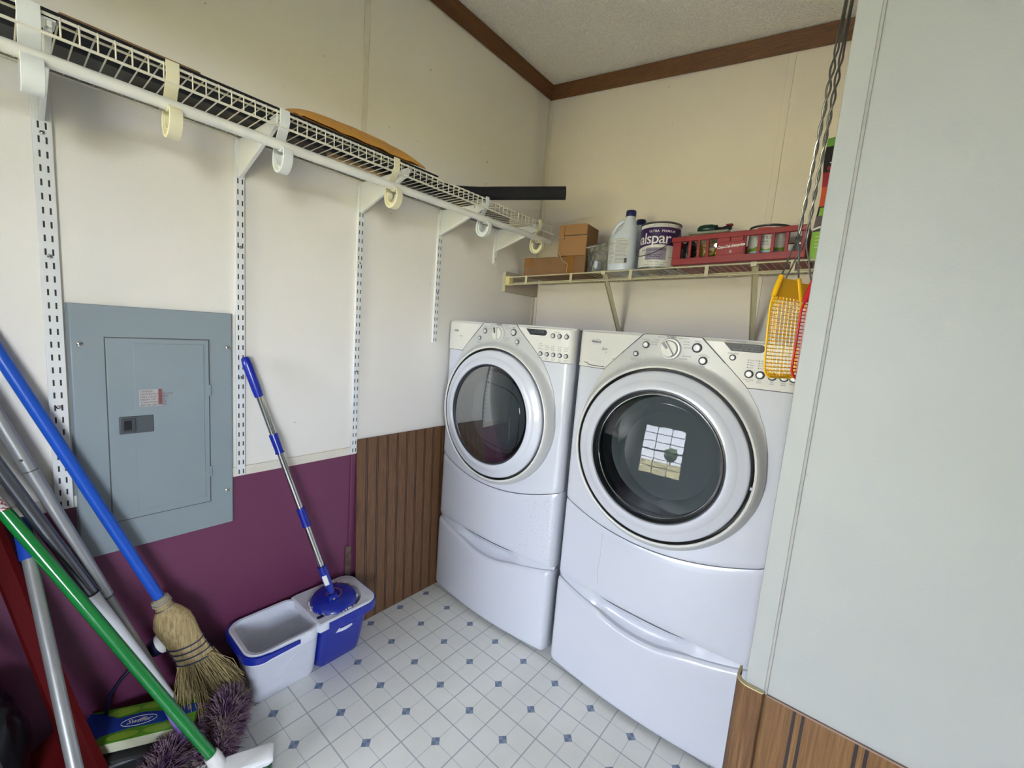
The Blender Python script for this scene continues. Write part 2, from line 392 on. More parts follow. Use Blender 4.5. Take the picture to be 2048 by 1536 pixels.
# ------------------------------------------------------------------ the room
XL, YB, YW = -1.545, 2.047, 0.771     # left wall, back wall, front face of the wing wall
def zc(x): return 2.665-0.107*(x-XL)  # vaulted ceiling height
struct(MB().box((XL-.1, YR-.1, -.08), (XR+.1, YB+.1, 0)).build('floor', MATS['floor_vinyl']))
MB_c = MB(); MB_c.prism([(XL-.1, YR-.1, zc(XL-.1)), (XR+.1, YR-.1, zc(XR+.1)), (XR+.1, YR-.1, zc(XR+.1)+.1), (XL-.1, YR-.1, zc(XL-.1)+.1)], (0, YB-YR+.2, 0))
struct(MB_c.build('ceiling', M_ceil, smooth=False))
wl = struct(MB().box((XL-.1, YR, .757), (XL, YB, zc(XL))).build('wall_left', M_wall, smooth=False))
MB().box((XL-.1, YR, 0), (XL-.0015, YB, .757)).build('painted_dado', M_purple, wl, smooth=False)
MB().box((XL-.001, YR, .757), (XL+.006, YB, .789)).build('batten', M_batten, wl, bevel=.002)
MB().box((XL-.001, .893, .79), (XL+.005, .915, 2.60)).build('batten', M_batten, wl, bevel=.002)
MB().box((XL-.002, .893, 0), (XL+.004, .915, .757)).build('batten', M_purple, wl, bevel=.002)
n_ = MB().box((XL-.001, .880, .16), (XL+.007, .905, .36)).build('broken_trim', mat('splintered_trim', rgb(96, 76, 66), .8, var=.5, vscale=60), wl, bevel=.002)
wb_ = struct(MB().prism([(XL-.1, YB, 0), (XR+.1, YB, 0), (XR+.1, YB, zc(XR+.1)), (XL-.1, YB, zc(XL-.1))], (0, .1, 0)).build('wall_back', M_wallb, smooth=False))
MB().box((-.388, YB-.004, 0), (-.362, YB+.001, 2.50)).build('batten', M_wallb, wb_, bevel=.0015)
struct(MB().prism([(XL+.022, YB, 0), (XL+.022, YB-.003, 0), (XL+.003, YB-.003, 0), (XL+.003, YB-.022, 0), (XL, YB-.022, 0), (XL, YB, 0)], (0, 0, 2.61)).build('trim_3', M_batten, smooth=False))
# wing wall: white above, oak below
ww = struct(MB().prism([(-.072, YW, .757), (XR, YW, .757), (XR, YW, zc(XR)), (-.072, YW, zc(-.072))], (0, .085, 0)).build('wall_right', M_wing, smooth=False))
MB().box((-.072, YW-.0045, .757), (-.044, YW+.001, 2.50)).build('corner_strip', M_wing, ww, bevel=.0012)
MB().box((-.0445, YW-.003, .757), (-.0405, YW+.001, 2.50)).build('shadow_joint', mat('joint_grey', rgb(150, 150, 146), .7), ww, smooth=False)
ww2 = struct(MB().box((-.070, YW+.0006, 0), (XR, YW+.084, .7575)).build('trim_4', M_wains, smooth=False))
MB().box((-.04, YW-.0035, .7545), (XR, YW+.001, .7575)).build('cap_strip', mat('cap_grey', rgb(128, 104, 92), .6), ww2, smooth=False)
ct = MB(); prof = []
for k in range(9):
    a = pi/2*k/8; prof.append((-.066-.018*sin(a)-.002, YW-.012*cos(a)+.004))
pr = [(-.044, YW-.010), (-.046, YW-.013)]+[(-.066-.020*sin(pi/2*k/6), YW+.006-.020*cos(pi/2*k/6)) for k in range(7)]+[(-.086, YW+.03), (-.082, YW+.03), (-.082, YW+.006)]+[(-.066-.0135*cos(pi/2*k/6), YW+.006-.0115*sin(pi/2*k/6)) for k in range(1, 7)]+[(-.044, YW-.006)]
ct.prism([(x, y, 0) for x, y in pr], (0, 0, .761)); ctr = struct(ct.build('trim_5', M_oak))
MB().prism([(x, y, .7612) for x, y in pr], (0, 0, .0016)).build('cut_end', M_raw, ctr, smooth=False)
# alcove side wall behind the wing wall, rear wall and far right wall with their windows
struct(MB().prism([(.06, YW+.085, 0), (.14, YW+.085, 0), (.14, YW+.085, zc(.14)), (.06, YW+.085, zc(.06))], (0, YB-YW-.085, 0)).build('wall_alcove', M_wallb, smooth=False))
def holed(a0, a1, h0, h1, win, put, th):
    m = MB(); w0, w1, z0, z1 = win
    for (p0, p1, q0, q1) in ((a0, w0, h0, h1), (w1, a1, h0, h1), (w0, w1, h0, z0), (w0, w1, z1, h1)): m.box(*put(p0, p1, q0, q1))
    return m
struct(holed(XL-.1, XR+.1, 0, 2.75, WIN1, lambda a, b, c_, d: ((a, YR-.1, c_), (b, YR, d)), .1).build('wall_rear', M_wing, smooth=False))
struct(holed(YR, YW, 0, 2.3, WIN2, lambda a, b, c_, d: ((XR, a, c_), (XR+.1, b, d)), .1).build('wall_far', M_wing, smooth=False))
def window(name, win, put):
    w0, w1, z0, z1 = win; f = MB(); t = .035
    for a, b, c_, d in ((w0, w0+t, z0, z1), (w1-t, w1, z0, z1), (w0, w1, z0, z0+t), (w0, w1, z1-t, z1), (w0, w1, (z0+z1)/2-.022, (z0+z1)/2+.022)): f.box(*put(a, b, c_, d, .05))
    fr = struct(f.build(name, M_frame, smooth=False)); g = MB(); zm = (z0+z1)/2
    for k in (1, 2): x = w0+(w1-w0)*k/3; g.box(*put(x-.009, x+.009, z0, z1, .02))
    for s0, s1 in ((z0, zm), (zm, z1)):
        for k in (1, 2): z = s0+(s1-s0)*k/3; g.box(*put(w0, w1, z-.009, z+.009, .02))
    g.build('muntins', M_frame, fr, smooth=False)
    MB().box(*put(w0, w1, z0, z1, .004)).build('pane', M_glass, fr, smooth=False)
window('window_1', WIN1, lambda a, b, c_, d, th: ((a, YR-.06-th/2, c_), (b, YR-.06+th/2, d)))
window('window_2', WIN2, lambda a, b, c_, d, th: ((XR+.06-th/2, a, c_), (XR+.06+th/2, b, d)))
struct(MB().box((XL, -.32, 0), (-1.04, -.24, 1.08)).build('light_blocker_low', M_wing, bevel=.004))  # added out of view to keep low light off the tool corner
struct(MB().box((XL, -.36, 0), (-1.37, -.26, 1.98)).build('light_blocker_side', M_wing, bevel=.004))  # unseen post added to dim the near end of the left wall
struct(MB().prism([(XL, -.36, 1.98), (XR, -.36, 1.98), (XR, -.36, zc(XR)), (XL, -.36, zc(XL))], (0, .10, 0)).build('light_blocker_top', M_wing, smooth=False))  # unseen beam added so the upper left wall falls into shade
# crown mouldings
cm = [(0, 0), (0, -.052), (.006, -.060), (.010, -.052), (.016, -.040), (.026, -.022), (.034, -.010), (.040, 0)]
struct(MB().prism([(XL+a, YR, zc(XL)-.004+b-.107*a) for a, b in cm], (0, YB-YR-.001, 0)).build('trim_1', M_crown))
x1 = .06; c2 = MB(); c2.rings([[(XL+.001, YB-a, zc(XL)-.004+b) for a, b in cm], [(x1, YB-a, zc(x1)-.004+b) for a, b in cm]], True, True, True)
struct(c2.build('trim_2', M_crownx))
# outdoors, seen mirrored in the washer door
lawn = MB().box((-40, -60, -.95), (40, YR-.15, -.8)).build('ground_lawn', M_lawn, smooth=False); struct(lawn)
tag(MB().box((-3.2, YR-1.7, -.10), (3.6, YR-.15, -.02)).build('porch_deck', M_deck, smooth=False), 'pale porch deck outside the window, mirrored in the washer door', 'deck')
for k, (x, y, r) in enumerate(((-1.9, -52, 2.0),)):
    m = MB(); bmesh.ops.create_icosphere(m.bm, subdivisions=4, radius=r)
    for v in m.bm.verts: v.co = v.co*(1+.35*noise.noise(v.co*.9)+.15*noise.noise(v.co*2.5))+V((x, y, r*1.1+.3))
    t = thing('tree', 'round green tree mirrored in the washer door glass', 'tree', (x, y, -.8))
    m.build('crown', M_leaf, t); MB().tube([(x, y, -.8), (x, y, r)], .2).build('trunk', M_brownwood, t)

# ------------------------------------------------------------------ washer and dryer
HW = .343; ZT = 1.335; DZ = .953
EGG = [(1.335, .088), (1.26, .165), (1.203, .222), (1.15, .255), (1.09, .281), (1.03, .295), (.953, .302)]
def fy(t):
    t = max(-1, min(1, t)); y = 1.325+.030*t*t
    if abs(t) > .93: s_ = (abs(t)-.93)/.07; y += .022*(1-sqrt(max(0, 1-s_*s_)))
    return y
def machine(cx, name, label, washer):
    root = thing(name, label, 'washing machine' if washer else 'dryer', (cx, 1.7, .37))
    Y = lambda x: fy((x-cx)/HW)
    zs = lambda x: .632+.068*((x-cx)/HW)**2            # the drooping seam under the door
    # cabinet
    MB().box((cx-HW+.003, 1.376, .385), (cx+HW-.003, 1.98, ZT-.004)).build('cabinet', M_white, root, bevel=.012, seg=3)
    # front panel with the round opening
    A = sorted(set([2*pi*k/144 for k in range(144)]+[math.atan2(ZT-DZ, HW), math.atan2(ZT-DZ, -HW), 2*pi+math.atan2(-.253, HW), math.atan2(-.253, -HW) % (2*pi)]))
    outer = []
    for a in A:
        c_, s_ = cos(a), sin(a); lo, hi = 0, 1
        for _ in range(40):
            m = (lo+hi)/2; x, z = cx+c_*m, DZ+s_*m
            if abs(x-cx) > HW or z > ZT or z < zs(x): hi = m
            else: lo = m
        outer.append(lo)
    rs = []
    for j in range(13):
        s_ = j/12; ring = []
        for a, R in zip(A, outer):
            r = lerp(.280, R, s_); x = cx+r*cos(a); ring.append((x, Y(x)+(.004*max(0, (s_-.96)/.04)), DZ+r*sin(a)))
        rs.append(ring)
    rs.append([(p[0], 1.39, p[2]) for p in rs[-1]])
    fp = MB().rings(rs).build('front_panel', M_white, root)
    # lower panel below the seam
    zb = lambda x: .382 if abs(x-cx) > .19 else .386
    def lowf(u_, v_):
        x = cx+HW*(2*u_-1); z = lerp(zb(x), zs(x)-.0035, v_)
        return (x, Y(x)+.012*max(0, 1-(v_/.05))**2*.5+.004*max(0, (v_-.97)/.03), z)
    lp = MB().sheet(lowf, 60, 20, (0, .03, 0)).build('lower_panel', M_white, root)
    if not washer:      # fine rust and dirt flecks on the right half of the dryer's lower panel
        fm = MB(); rnd = random.Random(3)
        for k in range(330):
            x = cx+rnd.betavariate(3.2, 1.1)*.335; z = .40+rnd.random()**.9*.27; r = rnd.uniform(.0005, .0014)
            if z > zs(x)-.02 or rnd.random() > ((x-cx)/.33)**1.2: continue
            y = Y(x)-.0004; q = [(x+r*cos(2*pi*i/6)*rnd.uniform(.5, 1.4), y, z+r*sin(2*pi*i/6)*rnd.uniform(.6, 1.8)) for i in range(6)]
            fm.quad(*q)
        fm.build('dirt_flecks', mat('grey_fleck', rgb(128, 120, 112), .8), lp, smooth=False)['kind'] = 'stuff'
    else:
        sm = MB(); 
        sm.tube([(cx-.16, Y(cx-.16)-.0003, .62), (cx-.158, Y(cx-.158)-.0003, .54), (cx-.163, Y(cx-.16)-.0003, .48), (cx-.158, Y(cx-.158)-.0003, .43)], .0006, 4)
        sm.build('drip_stain', mat('stain_grey', rgb(176, 174, 176), .6), lp)
    # console side panels
    def side(sgn, z0, name_):
        def f(u_, v_):
            z = lerp(z0, ZT-.001, v_); xi = interp(EGG, z)+.0012; x = cx+sgn*lerp(xi, HW-.001, u_)
            top = max(0, (v_-.94)/.06); return (x, Y(x)-.0035+.008*top*top, z)
        return MB().sheet(f, 24, 16, (0, .02, 0)).build(name_, M_console, root)
    sr = side(1, 1.2035, 'control_panel'); sl = side(-1, 1.2035 if not washer else 1.2035, 'dispenser_panel')
    # centre console flowing into the bezel round the door
    def eggr(a):
        s_, c_ = sin(a), cos(a)
        if s_ <= 0: return .302
        lo, hi = 0, 1
        for _ in range(40):
            m = (lo+hi)/2; x, z = c_*m, DZ+s_*m
            if z > ZT or abs(x) > interp(EGG, z): hi = m
            else: lo = m
        return lo
    A2 = sorted(set([2*pi*k/160 for k in range(160)]+[math.atan2(ZT-DZ, .088), math.atan2(ZT-DZ, -.088)])); rs = []
    SS = [0, .05, .1, .15, .2, .28, .36, .46, .58, .7, .82, .92, .97, 1.0]
    for s_ in SS:
        ring = []
        for a in A2:
            r = lerp(.284, eggr(a), s_); x = cx+r*cos(a); d = r-.284
            base = Y(x)-.0035; k = max(0, 1-d/.026); y = base-(base-1.303)*k*k*(3-2*k)
            if s_ > .97 and sin(a) > .9: y += .006
            ring.append((x, y, DZ+r*sin(a)))
        rs.append(ring)
    rs.append([(p[0], p[1]+.014, p[2]) for p in rs[-1]])
    bz = MB().rings(rs).build('door_bezel', M_bezel, root)
    MB().torus((cx, 1.3035, DZ), .2825, .0042).build('bezel_lip', M_lip, bz)
    MB().lathe([(.2800, 1.304), (.2795, 1.35), (.245, 1.352)], (cx, 0, DZ)).build('bezel_groove', M_groove, bz)
    # the thin dark seams at both sides of the centre console
    for sg in (-1, 1):
        sm = MB(); pts = [(cx+sg*(interp(EGG, z)+.0006), Y(cx+sg*interp(EGG, z))-.0038, z) for z in [1.332-.0088*i for i in range(16)]]
        sm.tube(pts, .0009, 5)
        xs = [cx+sg*lerp(interp(EGG, 1.2025)+.002, HW-.003, i/10) for i in range(11)]
        sm.tube([(x, Y(x)-.0012, 1.2022) for x in xs], .0010, 5)
        sm.build('panel_seam', M_groove, root)
    # door
    dr = MB().lathe([(.250, 1.35), (.2685, 1.348), (.2690, 1.304), (.2680, 1.2995), (.2650, 1.2965), (.2600, 1.2945), (.2420, 1.2880), (.2395, 1.2868), (.2370, 1.2845), (.2180, 1.2790), (.2130, 1.2790), (.2108, 1.2815), (.2095, 1.290), (.2095, 1.31)], (cx, 0, DZ), n=96).build('door', M_white, root)
    gy = 1.286
    if washer:
        MB().lathe([(.2097, 1.284), (.2065, 1.2835), (.2015, 1.290), (.1985, 1.300), (.196, 1.312)], (cx, 0, DZ), n=96).build('window_rim', M_rubber, dr)
        MB().torus((cx, 1.300, DZ), .1965, .0028, n=96).build('chrome_ring', M_chrome, dr)
        gl, R0 = M_doorglass, .1945
    else:
        MB().lathe([(.2097, 1.284), (.2075, 1.2835), (.2045, 1.290), (.196, 1.302), (.184, 1.306)], (cx, 0, DZ), n=96).build('window_rim', mat('charcoal_rim', rgb(52, 54, 56), .3), dr)
        gl, R0 = M_dryerglass, .2035
    dome = []; RC = 1.7; nn = 14; tl = radians(-7.5 if washer else -1.0); yw = radians(6.0 if washer else 0)
    rot = Matrix.Rotation(yw, 3, 'Z') @ Matrix.Rotation(tl, 3, 'X')
    for k in range(nn+1):
        r = R0*k/nn*.999+1e-4; dome.append((r, -(sqrt(RC*RC-r*r)-sqrt(RC*RC-R0*R0))))
    m = MB(); m.lathe([(r, h) for r, h in dome], (0, 0, 0), n=96, caps=(True, False))
    base_y = 1.300 if washer else 1.292
    for v in m.bm.verts: v.co = (rot @ v.co)*1.0+V((cx, base_y+(.004 if washer else 0), DZ))
    m.build('door_glass', gl, dr, fix=True)
    # what shows behind the glass
    if washer:
        MB().lathe([(.196, 1.33), (.178, 1.40), (.172, 1.43)], (cx, 0, DZ), n=96).build('door_gasket', mat('grey_gasket', rgb(58, 60, 62), .4), root)
        MB().lathe([(.178, 1.322), (.160, 1.350), (.135, 1.395), (.105, 1.43), (.06, 1.452), (.001, 1.458)], (cx+.012, 0, DZ-.01), n=72).build('glass_bowl', M_bowl, dr)
        MB().lathe([(.172, 1.43), (.230, 1.44), (.232, 1.78), (.20, 1.80), (.001, 1.80)], (cx, 0, DZ), n=72).build('drum', M_steel, root)
        for a in (pi*.5, pi*1.17, pi*1.83):
            b_ = MB(); b_.tube([(cx+.2*cos(a), 1.47, DZ+.2*sin(a)), (cx+.195*cos(a), 1.6, DZ+.195*sin(a)), (cx+.2*cos(a), 1.76, DZ+.2*sin(a))], [.02, .035, .02], 10)
            b_.build('drum_baffle', M_steel, root)
    else:
        MB().lathe([(.184, 1.306), (.180, 1.36), (.176, 1.37), (.23, 1.38), (.23, 1.76), (.001, 1.77)], (cx, 0, DZ), n=72).build('drum', mat('dryer_drum', rgb(120, 124, 120), .35, metal=.3), root)
        f = MB(); pts = []
        for k in range(41):
            a = 2*pi*k/40; ex = abs(cos(a))**.55*(1 if cos(a) > 0 else -1); ez = abs(sin(a))**.55*(1 if sin(a) > 0 else -1)
            pts.append((cx+.135*ex+.012, 1.318, DZ+.128*ez-.004-.02*ex))
        f.tube(pts, .0016, 6, False); f.build('inner_window_edge', M_chrome, dr)
    MB().box((cx+.2715, 1.309, DZ-.03), (cx+.2765, 1.318, DZ-.022)).build('door_latch', M_white, dr)
    # knob, buttons, display, lettering
    def button(x, z, r, col=M_silverbtn, nm='button', ring=M_darkring):
        y = Y(x)-.0035
        b = MB().lathe([(r*.72, y+.001), (r*.72, y-.004), (r*.60, y-.0058), (.0001, y-.0062)], (x, 0, z), n=24).build(nm, col, root)
        MB().lathe([(r, y+.001), (r, y-.002), (r*.92, y-.0034), (r*.74, y-.0022), (r*.74, y+.001)], (x, 0, z), n=24).build('button_ring', ring, b)
    def wr(m, txt, x, z, size, al='CENTER', bold=0.0, rotd=0):
        ca, sa = cos(radians(rotd)), sin(radians(rotd))
        m.text(txt, size, lambda a, b, c_: (x+a*ca-b*sa, Y(x+a*ca-b*sa)-.0042, z+a*sa+b*ca), al, bold=bold)
    k = MB(); kx, kz = (cx, 1.292); ky = Y(cx)-.0035
    kn = MB().lathe([(.0335, ky+.002), (.0335, ky-.004), (.031, ky-.0075), (.0265, ky-.008), (.0262, ky-.004)], (kx, 0, kz), n=48).build('knob_ring', M_silverbtn, root)
    kb = MB().lathe([(.0262, ky+.001), (.0258, ky-.012), (.0235, ky-.0165), (.0001, ky-.0175)], (kx, 0, kz), n=48).build('cycle_knob', M_console, root)
    ang = radians(130 if washer else 100)
    gm = MB(); d_ = V((cos(ang), 0, sin(ang))); p_ = V((-sin(ang), 0, cos(ang))); c0 = V((kx, ky-.017, kz))
    gm.prism([c0+d_*.0245+p_*.0085, c0+d_*.0245-p_*.0085, c0-d_*.0245-p_*.0040, c0-d_*.0245+p_*.0040], (0, -.010, 0)); gm.build('knob_grip', M_console, kb, bevel=.001)
    pm = MB(); c0 = V((kx, ky-.0273, kz)); pm.prism([c0+d_*.024+p_*.0055, c0+d_*.024-p_*.0055, c0+d_*.001-p_*.0035, c0+d_*.001+p_*.0035], (0, -.0006, 0)); pm.build('knob_pointer', M_darkring, kb, smooth=False)
    T = MB()
    words = (('NORMAL', 0, .040, .0078), ('', 0, .0325, .0055)) if washer else (('NORMAL', 0, .040, .0078),)
    for t_, dx, dz, sz in words: wr(T, t_, cx+dx, kz+dz-.003, sz, bold=.0002)
    L = ([('DELICATE', -.021, .034), ('HAND', -.038, .025), ('WASHABLES', -.040, .0175), ('RINSE & SPIN', -.042, .010)], [('HEAVY DUTY', .022, .034), ('WHITEST', .036, .025), ('WHITES', .0375, .017), ('SANITARY', .040, .0075), ('DRAIN/SPIN', .038, -.018), ('RINSE/SPIN', .030, -.027), ('SOAK', .010, -.038)]) if washer else \
        ([('DELICATE', -.020, .034), ('CASUAL', -.035, .026), ('TOUCH UP', -.040, .018)], [('HEAVY DUTY', .020, .034), ('BULKY ITEMS', .034, .025), ('TIMED DRY', .034, -.016), ('DAMP DRY', .032, -.024), ('RACK DRY', .022, -.033)])
    for t_, dx, dz in L[0]: wr(T, t_, cx+dx, kz+dz, .0047, 'RIGHT')
    for t_, dx, dz in L[1]: wr(T, t_, cx+dx, kz+dz, .0050, 'LEFT')
    if washer: wr(T, 'CLEAN WASHER', cx-.013, kz-.040, .0068); wr(T, 'WITH AFFRESH', cx-.013, kz-.0465, .0042)
    button(cx-.079, 1.2985, .0115); button(cx+.078, 1.302, .0145); button(cx-.110, 1.267, .0092); button(cx+.099, 1.2655, .0125 if washer else .0105)
    wr(T, 'CANCEL', cx-.079, 1.3145, .0058); wr(T, 'START', cx+.078, 1.321, .0058); wr(T, 'CONTROL LOCK', cx-.110, 1.2505, .0048); wr(T, 'HOLD 3 SECONDS', cx-.110, 1.2455, .0034)
    wr(T, 'PAUSE', cx+.092, 1.2815, .005, rotd=14); wr(T, 'CANCEL', cx+.108, 1.2805, .005, rotd=-28); wr(T, 'STATUS', cx+.099, 1.2490, .0046)
    if washer:
        button(cx+.176, 1.2835, .0088); wr(T, 'Delay Wash', cx+.176, 1.2955, .0058)
        bx = (cx+.222, cx+.249, cx+.278, cx+.305, cx+.327); bz_ = 1.2415; br_ = .0115
        nm_ = (('Wash Temp', 'Rinse'), ('Spin', 'Speed'), ('Soil', 'Level'), ('Cycle', 'Signal'), ('Options', ''))
        cols = ((cx+.216, ('Super Hot', 'Hot', 'Warm', 'Cold')), (cx+.243, ('High', 'Medium', 'Low', 'No Spin')))
    else:
        for x in (.263, .290, .3185): button(cx+x-.004, 1.3015, .0095)
        wr(T, 'Adjust Time', cx+.275, 1.315, .005); wr(T, 'STATUS', cx+.285, 1.288, .0045); wr(T, 'Start', cx+.3145, 1.315, .005)
        bx = (cx+.212, cx+.240, cx+.267, cx+.294, cx+.319); bz_ = 1.2295; br_ = .0088
        nm_ = (('Temperature', ''), ('Dryness', 'Level'), ('Wrinkle', 'Shield'), ('Cycle', 'Signal'), ('Damp Dry', 'Signal'))
        cols = ((cx+.203, ('High', 'Medium', 'Low', 'Extra Low')), (cx+.231, ('More', 'Normal', 'Less')), (cx+.259, ('120', '60', 'Off')), (cx+.287, ('Loud', 'Soft', 'Off')), (cx+.313, ('Loud', 'Soft', 'Off')))
    for x, (a, b) in zip(bx, nm_):
        button(x, bz_, br_); wr(T, a, x, bz_-.0155, .0050)
        if b: wr(T, b, x, bz_-.0205, .0050)
    for x, ws in cols:
        for i, w_ in enumerate(ws):
            z = bz_+.0185+.0068*(len(ws)-1-i); wr(T, w_, x+.0035, z, .0050, 'LEFT')
            T.quad(*[(x+.0015*cos(2*pi*q/8), Y(x)-.0042, z+.0015*sin(2*pi*q/8)) for q in range(8)])
    T.build('printed_lettering', M_print, root, smooth=False)
    # display: a slanted black pill
    x0, x1, zz = (cx+.148, cx+.252, 1.3135) if washer else (cx+.138, cx+.232, 1.3105); h_ = .0115
    pts = [(x0, zz+h_), (x0+.022, zz-h_)]+[(x1-h_+h_*cos(a), zz+h_*sin(a)) for a in [(-pi/2)+pi*i/10 for i in range(11)]]
    dp = MB().prism([(x, Y(x)-.0036, z) for x, z in pts], (0, -.0012, 0)).build('display', M_display, root, smooth=False)
    d2 = MB()
    for i, w_ in enumerate(('Est. Time Remaining', 'Sensing  Wash  Rinse', 'Soak  Wash  Rinse  Spin  Clean') if washer else ('Est. Time Remaining', 'Wet  Damp  Cool Down')):
        d2.text(w_, .0052, lambda a, b, c_, i=i: (x1-.012+a, Y(x1-.012+a)-.0050, zz+.006-.0062*i+b), 'RIGHT')
    d2.build('display_lettering', mat('dim_grey_print', rgb(120, 124, 128), .6), dp, smooth=False)
    T2 = MB(); wr(T2, 'Estimated Time Remaining', x0+.03, zz+h_+.005, .0048); T2.build('display_caption', M_print, root, smooth=False)
    # oval badge on the left panel
    lx, lz, lr = (cx-.266, 1.2945, .0205) if washer else (cx-.275, 1.2895, .0155)
    b = MB(); b.lathe([(lr, -.0036), (lr*.96, -.0056), (.0001, -.006)], (0, 0, 0), n=40, caps=(False, False))
    for v in b.bm.verts: v.co = V((lx+v.co.x, Y(lx+v.co.x)+v.co.y, lz+v.co.z*.46))
    bd = b.build('oval_badge', M_silverbtn, root)
    MB().text('Whirlpool', lr*.44, lambda a, b_, c_: (lx+a, Y(lx+a)-.0068, lz+b_), 'CENTER', shear=.2, bold=.0002).build('badge_lettering', M_print, bd, smooth=False)
    T3 = MB(); T3.text('duet', .012 if washer else .009, lambda a, b_, c_: (lx+.037+a, Y(lx+.04)-.0044, lz-.022+b_*1.2), 'CENTER', shear=.35); T3.text('ht' if washer else ' ', .006, lambda a, b_, c_: (lx+.045+a, Y(lx+.045)-.0044, lz-.034+b_), 'CENTER')
    T3.build('script_lettering', M_print, root, smooth=False)
    if washer:
        # scooped pull of the detergent drawer
        q = MB(); x0, x1 = cx-.325, cx-.226
        def sc(u_, v_):
            x = lerp(x0, x1, u_); e = min(u_*99/8, (1-u_)*99/8+.4, 1); z = 1.2195+.0115*(v_*2-1)*sqrt(max(0, min(1, e)))
            return (x, Y(x)-.0045+.003*(1-(v_*2-1)**2), z)
        q.sheet(sc, 30, 10, (0, .002, 0)); dh = q.build('drawer_handle', M_console, root)
        ed = MB(); pts = [(x0-.010, 1.2185), (x0+.028, 1.2175), (x0+.036, 1.2105), (x1+.003, 1.2095)]
        ed.tube([(x, Y(x)-.0050, z) for x, z in pts], .0011, 6); ed.build('drawer_edge', M_groove, dh)
        e2 = MB(); e2.box((cx-.193, Y(cx-.19)-.0045, 1.233), (cx-.178, Y(cx-.19)-.004, 1.243)); e2.build('energy_mark', mat('mark_grey', rgb(176, 176, 172), .6), root, smooth=False)
    return root
def pedestal(cx, name, label):
    root = thing(name, label, 'pedestal', (cx, 1.7, 0)); Y = lambda x: fy((x-cx)/HW)
    MB().box((cx-HW+.006, 1.385, .012), (cx+HW-.006, 1.98, .368)).build('body', M_white, root, bevel=.006)
    MB().box((cx-HW+.03, 1.42, 0), (cx+HW-.03, 1.95, .014)).build('toe_kick', M_darkring, root, smooth=False)
    ztop = lambda t: .372-.052*(1-abs(t)**1.7) - .014*math.exp(-(t/.38)**4)       # drooping top edge with the deeper finger dip
    def f(u_, v_):
        t = 2*u_-1; x = cx+HW*t; zb = .018+.014*max(0, (abs(t)-.93)/.07)**2; z = lerp(zb, ztop(t)-.006*max(0, (abs(t)-.95)/.05)**2, v_)
        e = max(0, (v_-.955)/.045); e2 = max(0, 1-v_/.04); return (x, Y(x)+.010*e*e+.006*e2*e2-.004, z)
    dw = MB().sheet(f, 72, 40, (0, .022, 0)).build('drawer', M_white, root)
    # sloping ledge behind the drawer's top edge and the scooped finger recess
    def g(u_, v_):
        t = 2*u_-1; x = cx+(HW-.004)*t; z = lerp(ztop(t)-.010, .378, v_); sc_ = math.exp(-(t/.46)**6)
        return (x, Y(x)+.010+.012*v_*(1-sc_)+sc_*.036*sin(pi*min(1, v_*1.05))**1.0*(1-.25*v_), z)
    MB().sheet(g, 72, 16, (0, .01, 0)).build('finger_recess', M_white, root)
    return root
washer_ = machine(-.457, 'washing_machine', 'white front-loading washer with clear round door beside the wing wall', True)
dryer_ = machine(-1.167, 'clothes_dryer', 'white dryer with smoked round door next to the wood panel', False)
pedestal(-.457, 'laundry_pedestal', 'white pedestal drawer under the clear-door washer')
pedestal(-1.167, 'laundry_pedestal', 'white pedestal drawer under the smoked-door dryer')

# ------------------------------------------------------------------ electrical panel on the left wall
XW = XL
def onwall(y0, y1, z0, z1, x0, x1): return ((x0, y0, z0), (x1, y1, z1))
ep = thing('electrical_panel', 'grey metal electrical breaker panel recessed in the left wall', 'electrical panel', (XW, .29, .607))
b = MB(); b.prism([(XW+.001, .107, .607), (XW+.001, .473, .607), (XW+.001, .473, 1.293), (XW+.001, .107, 1.293)], (.012, 0, 0))
for v in b.bm.verts:
    if v.co.x > XW+.006: v.co.y += .006*(1 if v.co.y < .2 else -1); v.co.z += .006*(1 if v.co.z < .9 else -1)*0
b.build('cover', M_grey, ep, bevel=.002)
dd = MB().box(*onwall(.177, .405, .696, 1.208, XW+.0125, XW+.0165)).build('panel_door', M_grey, ep, bevel=.0015)
MB().box(*onwall(.231, .392, .716, 1.195, XW+.0163, XW+.0180)).build('raised_field', M_grey, dd, bevel=.0012)
gp = MB()
for a in ((.1745, .4075, .6935, .6955), (.1745, .4075, 1.2085, 1.2105), (.1745, .1765, .6935, 1.2105), (.4055, .4075, .6935, 1.2105)): gp.box(*onwall(*a, XW+.0118, XW+.0134))
gp.build('door_gap', M_groove, ep, smooth=False)
lt = MB().box(*onwall(.197, .270, .944, .993, XW+.0165, XW+.0205)).build('latch', mat('latch_grey', rgb(78, 84, 86), .4), dd, bevel=.002)
MB().box(*onwall(.203, .231, .950, .988, XW+.0200, XW+.0235)).build('latch_slide', mat('latch_dark', rgb(64, 70, 72), .4), dd, bevel=.002)
MB().box(*onwall(.206, .222, .956, .982, XW+.0234, XW+.0240)).build('latch_recess', M_black, dd, smooth=False)
lb = MB().box(*onwall(.240, .290, 1.018, 1.066, XW+.0181, XW+.0185)).build('warning_label', mat('faded_label', rgb(168, 170, 168), .5), dd, smooth=False)
t_ = MB()
for i, w_ in enumerate(('DANGER', 'HAZARDOUS VOLTAGE', 'WILL CAUSE SEVERE', 'INJURY OR DEATH', 'TURN POWER OFF', 'BEFORE SERVICING')):
    t_.text(w_, .0068, lambda a, b_, c_, i=i: (XW+.0190, .2425+a, 1.0605-.0078*i+b_), 'LEFT')
t_.box(*onwall(.282, .290, 1.022, 1.066, XW+.0183, XW+.0188))
t_.build('label_print', mat('faded_red_print', rgb(128, 74, 72), .6), dd, smooth=False)
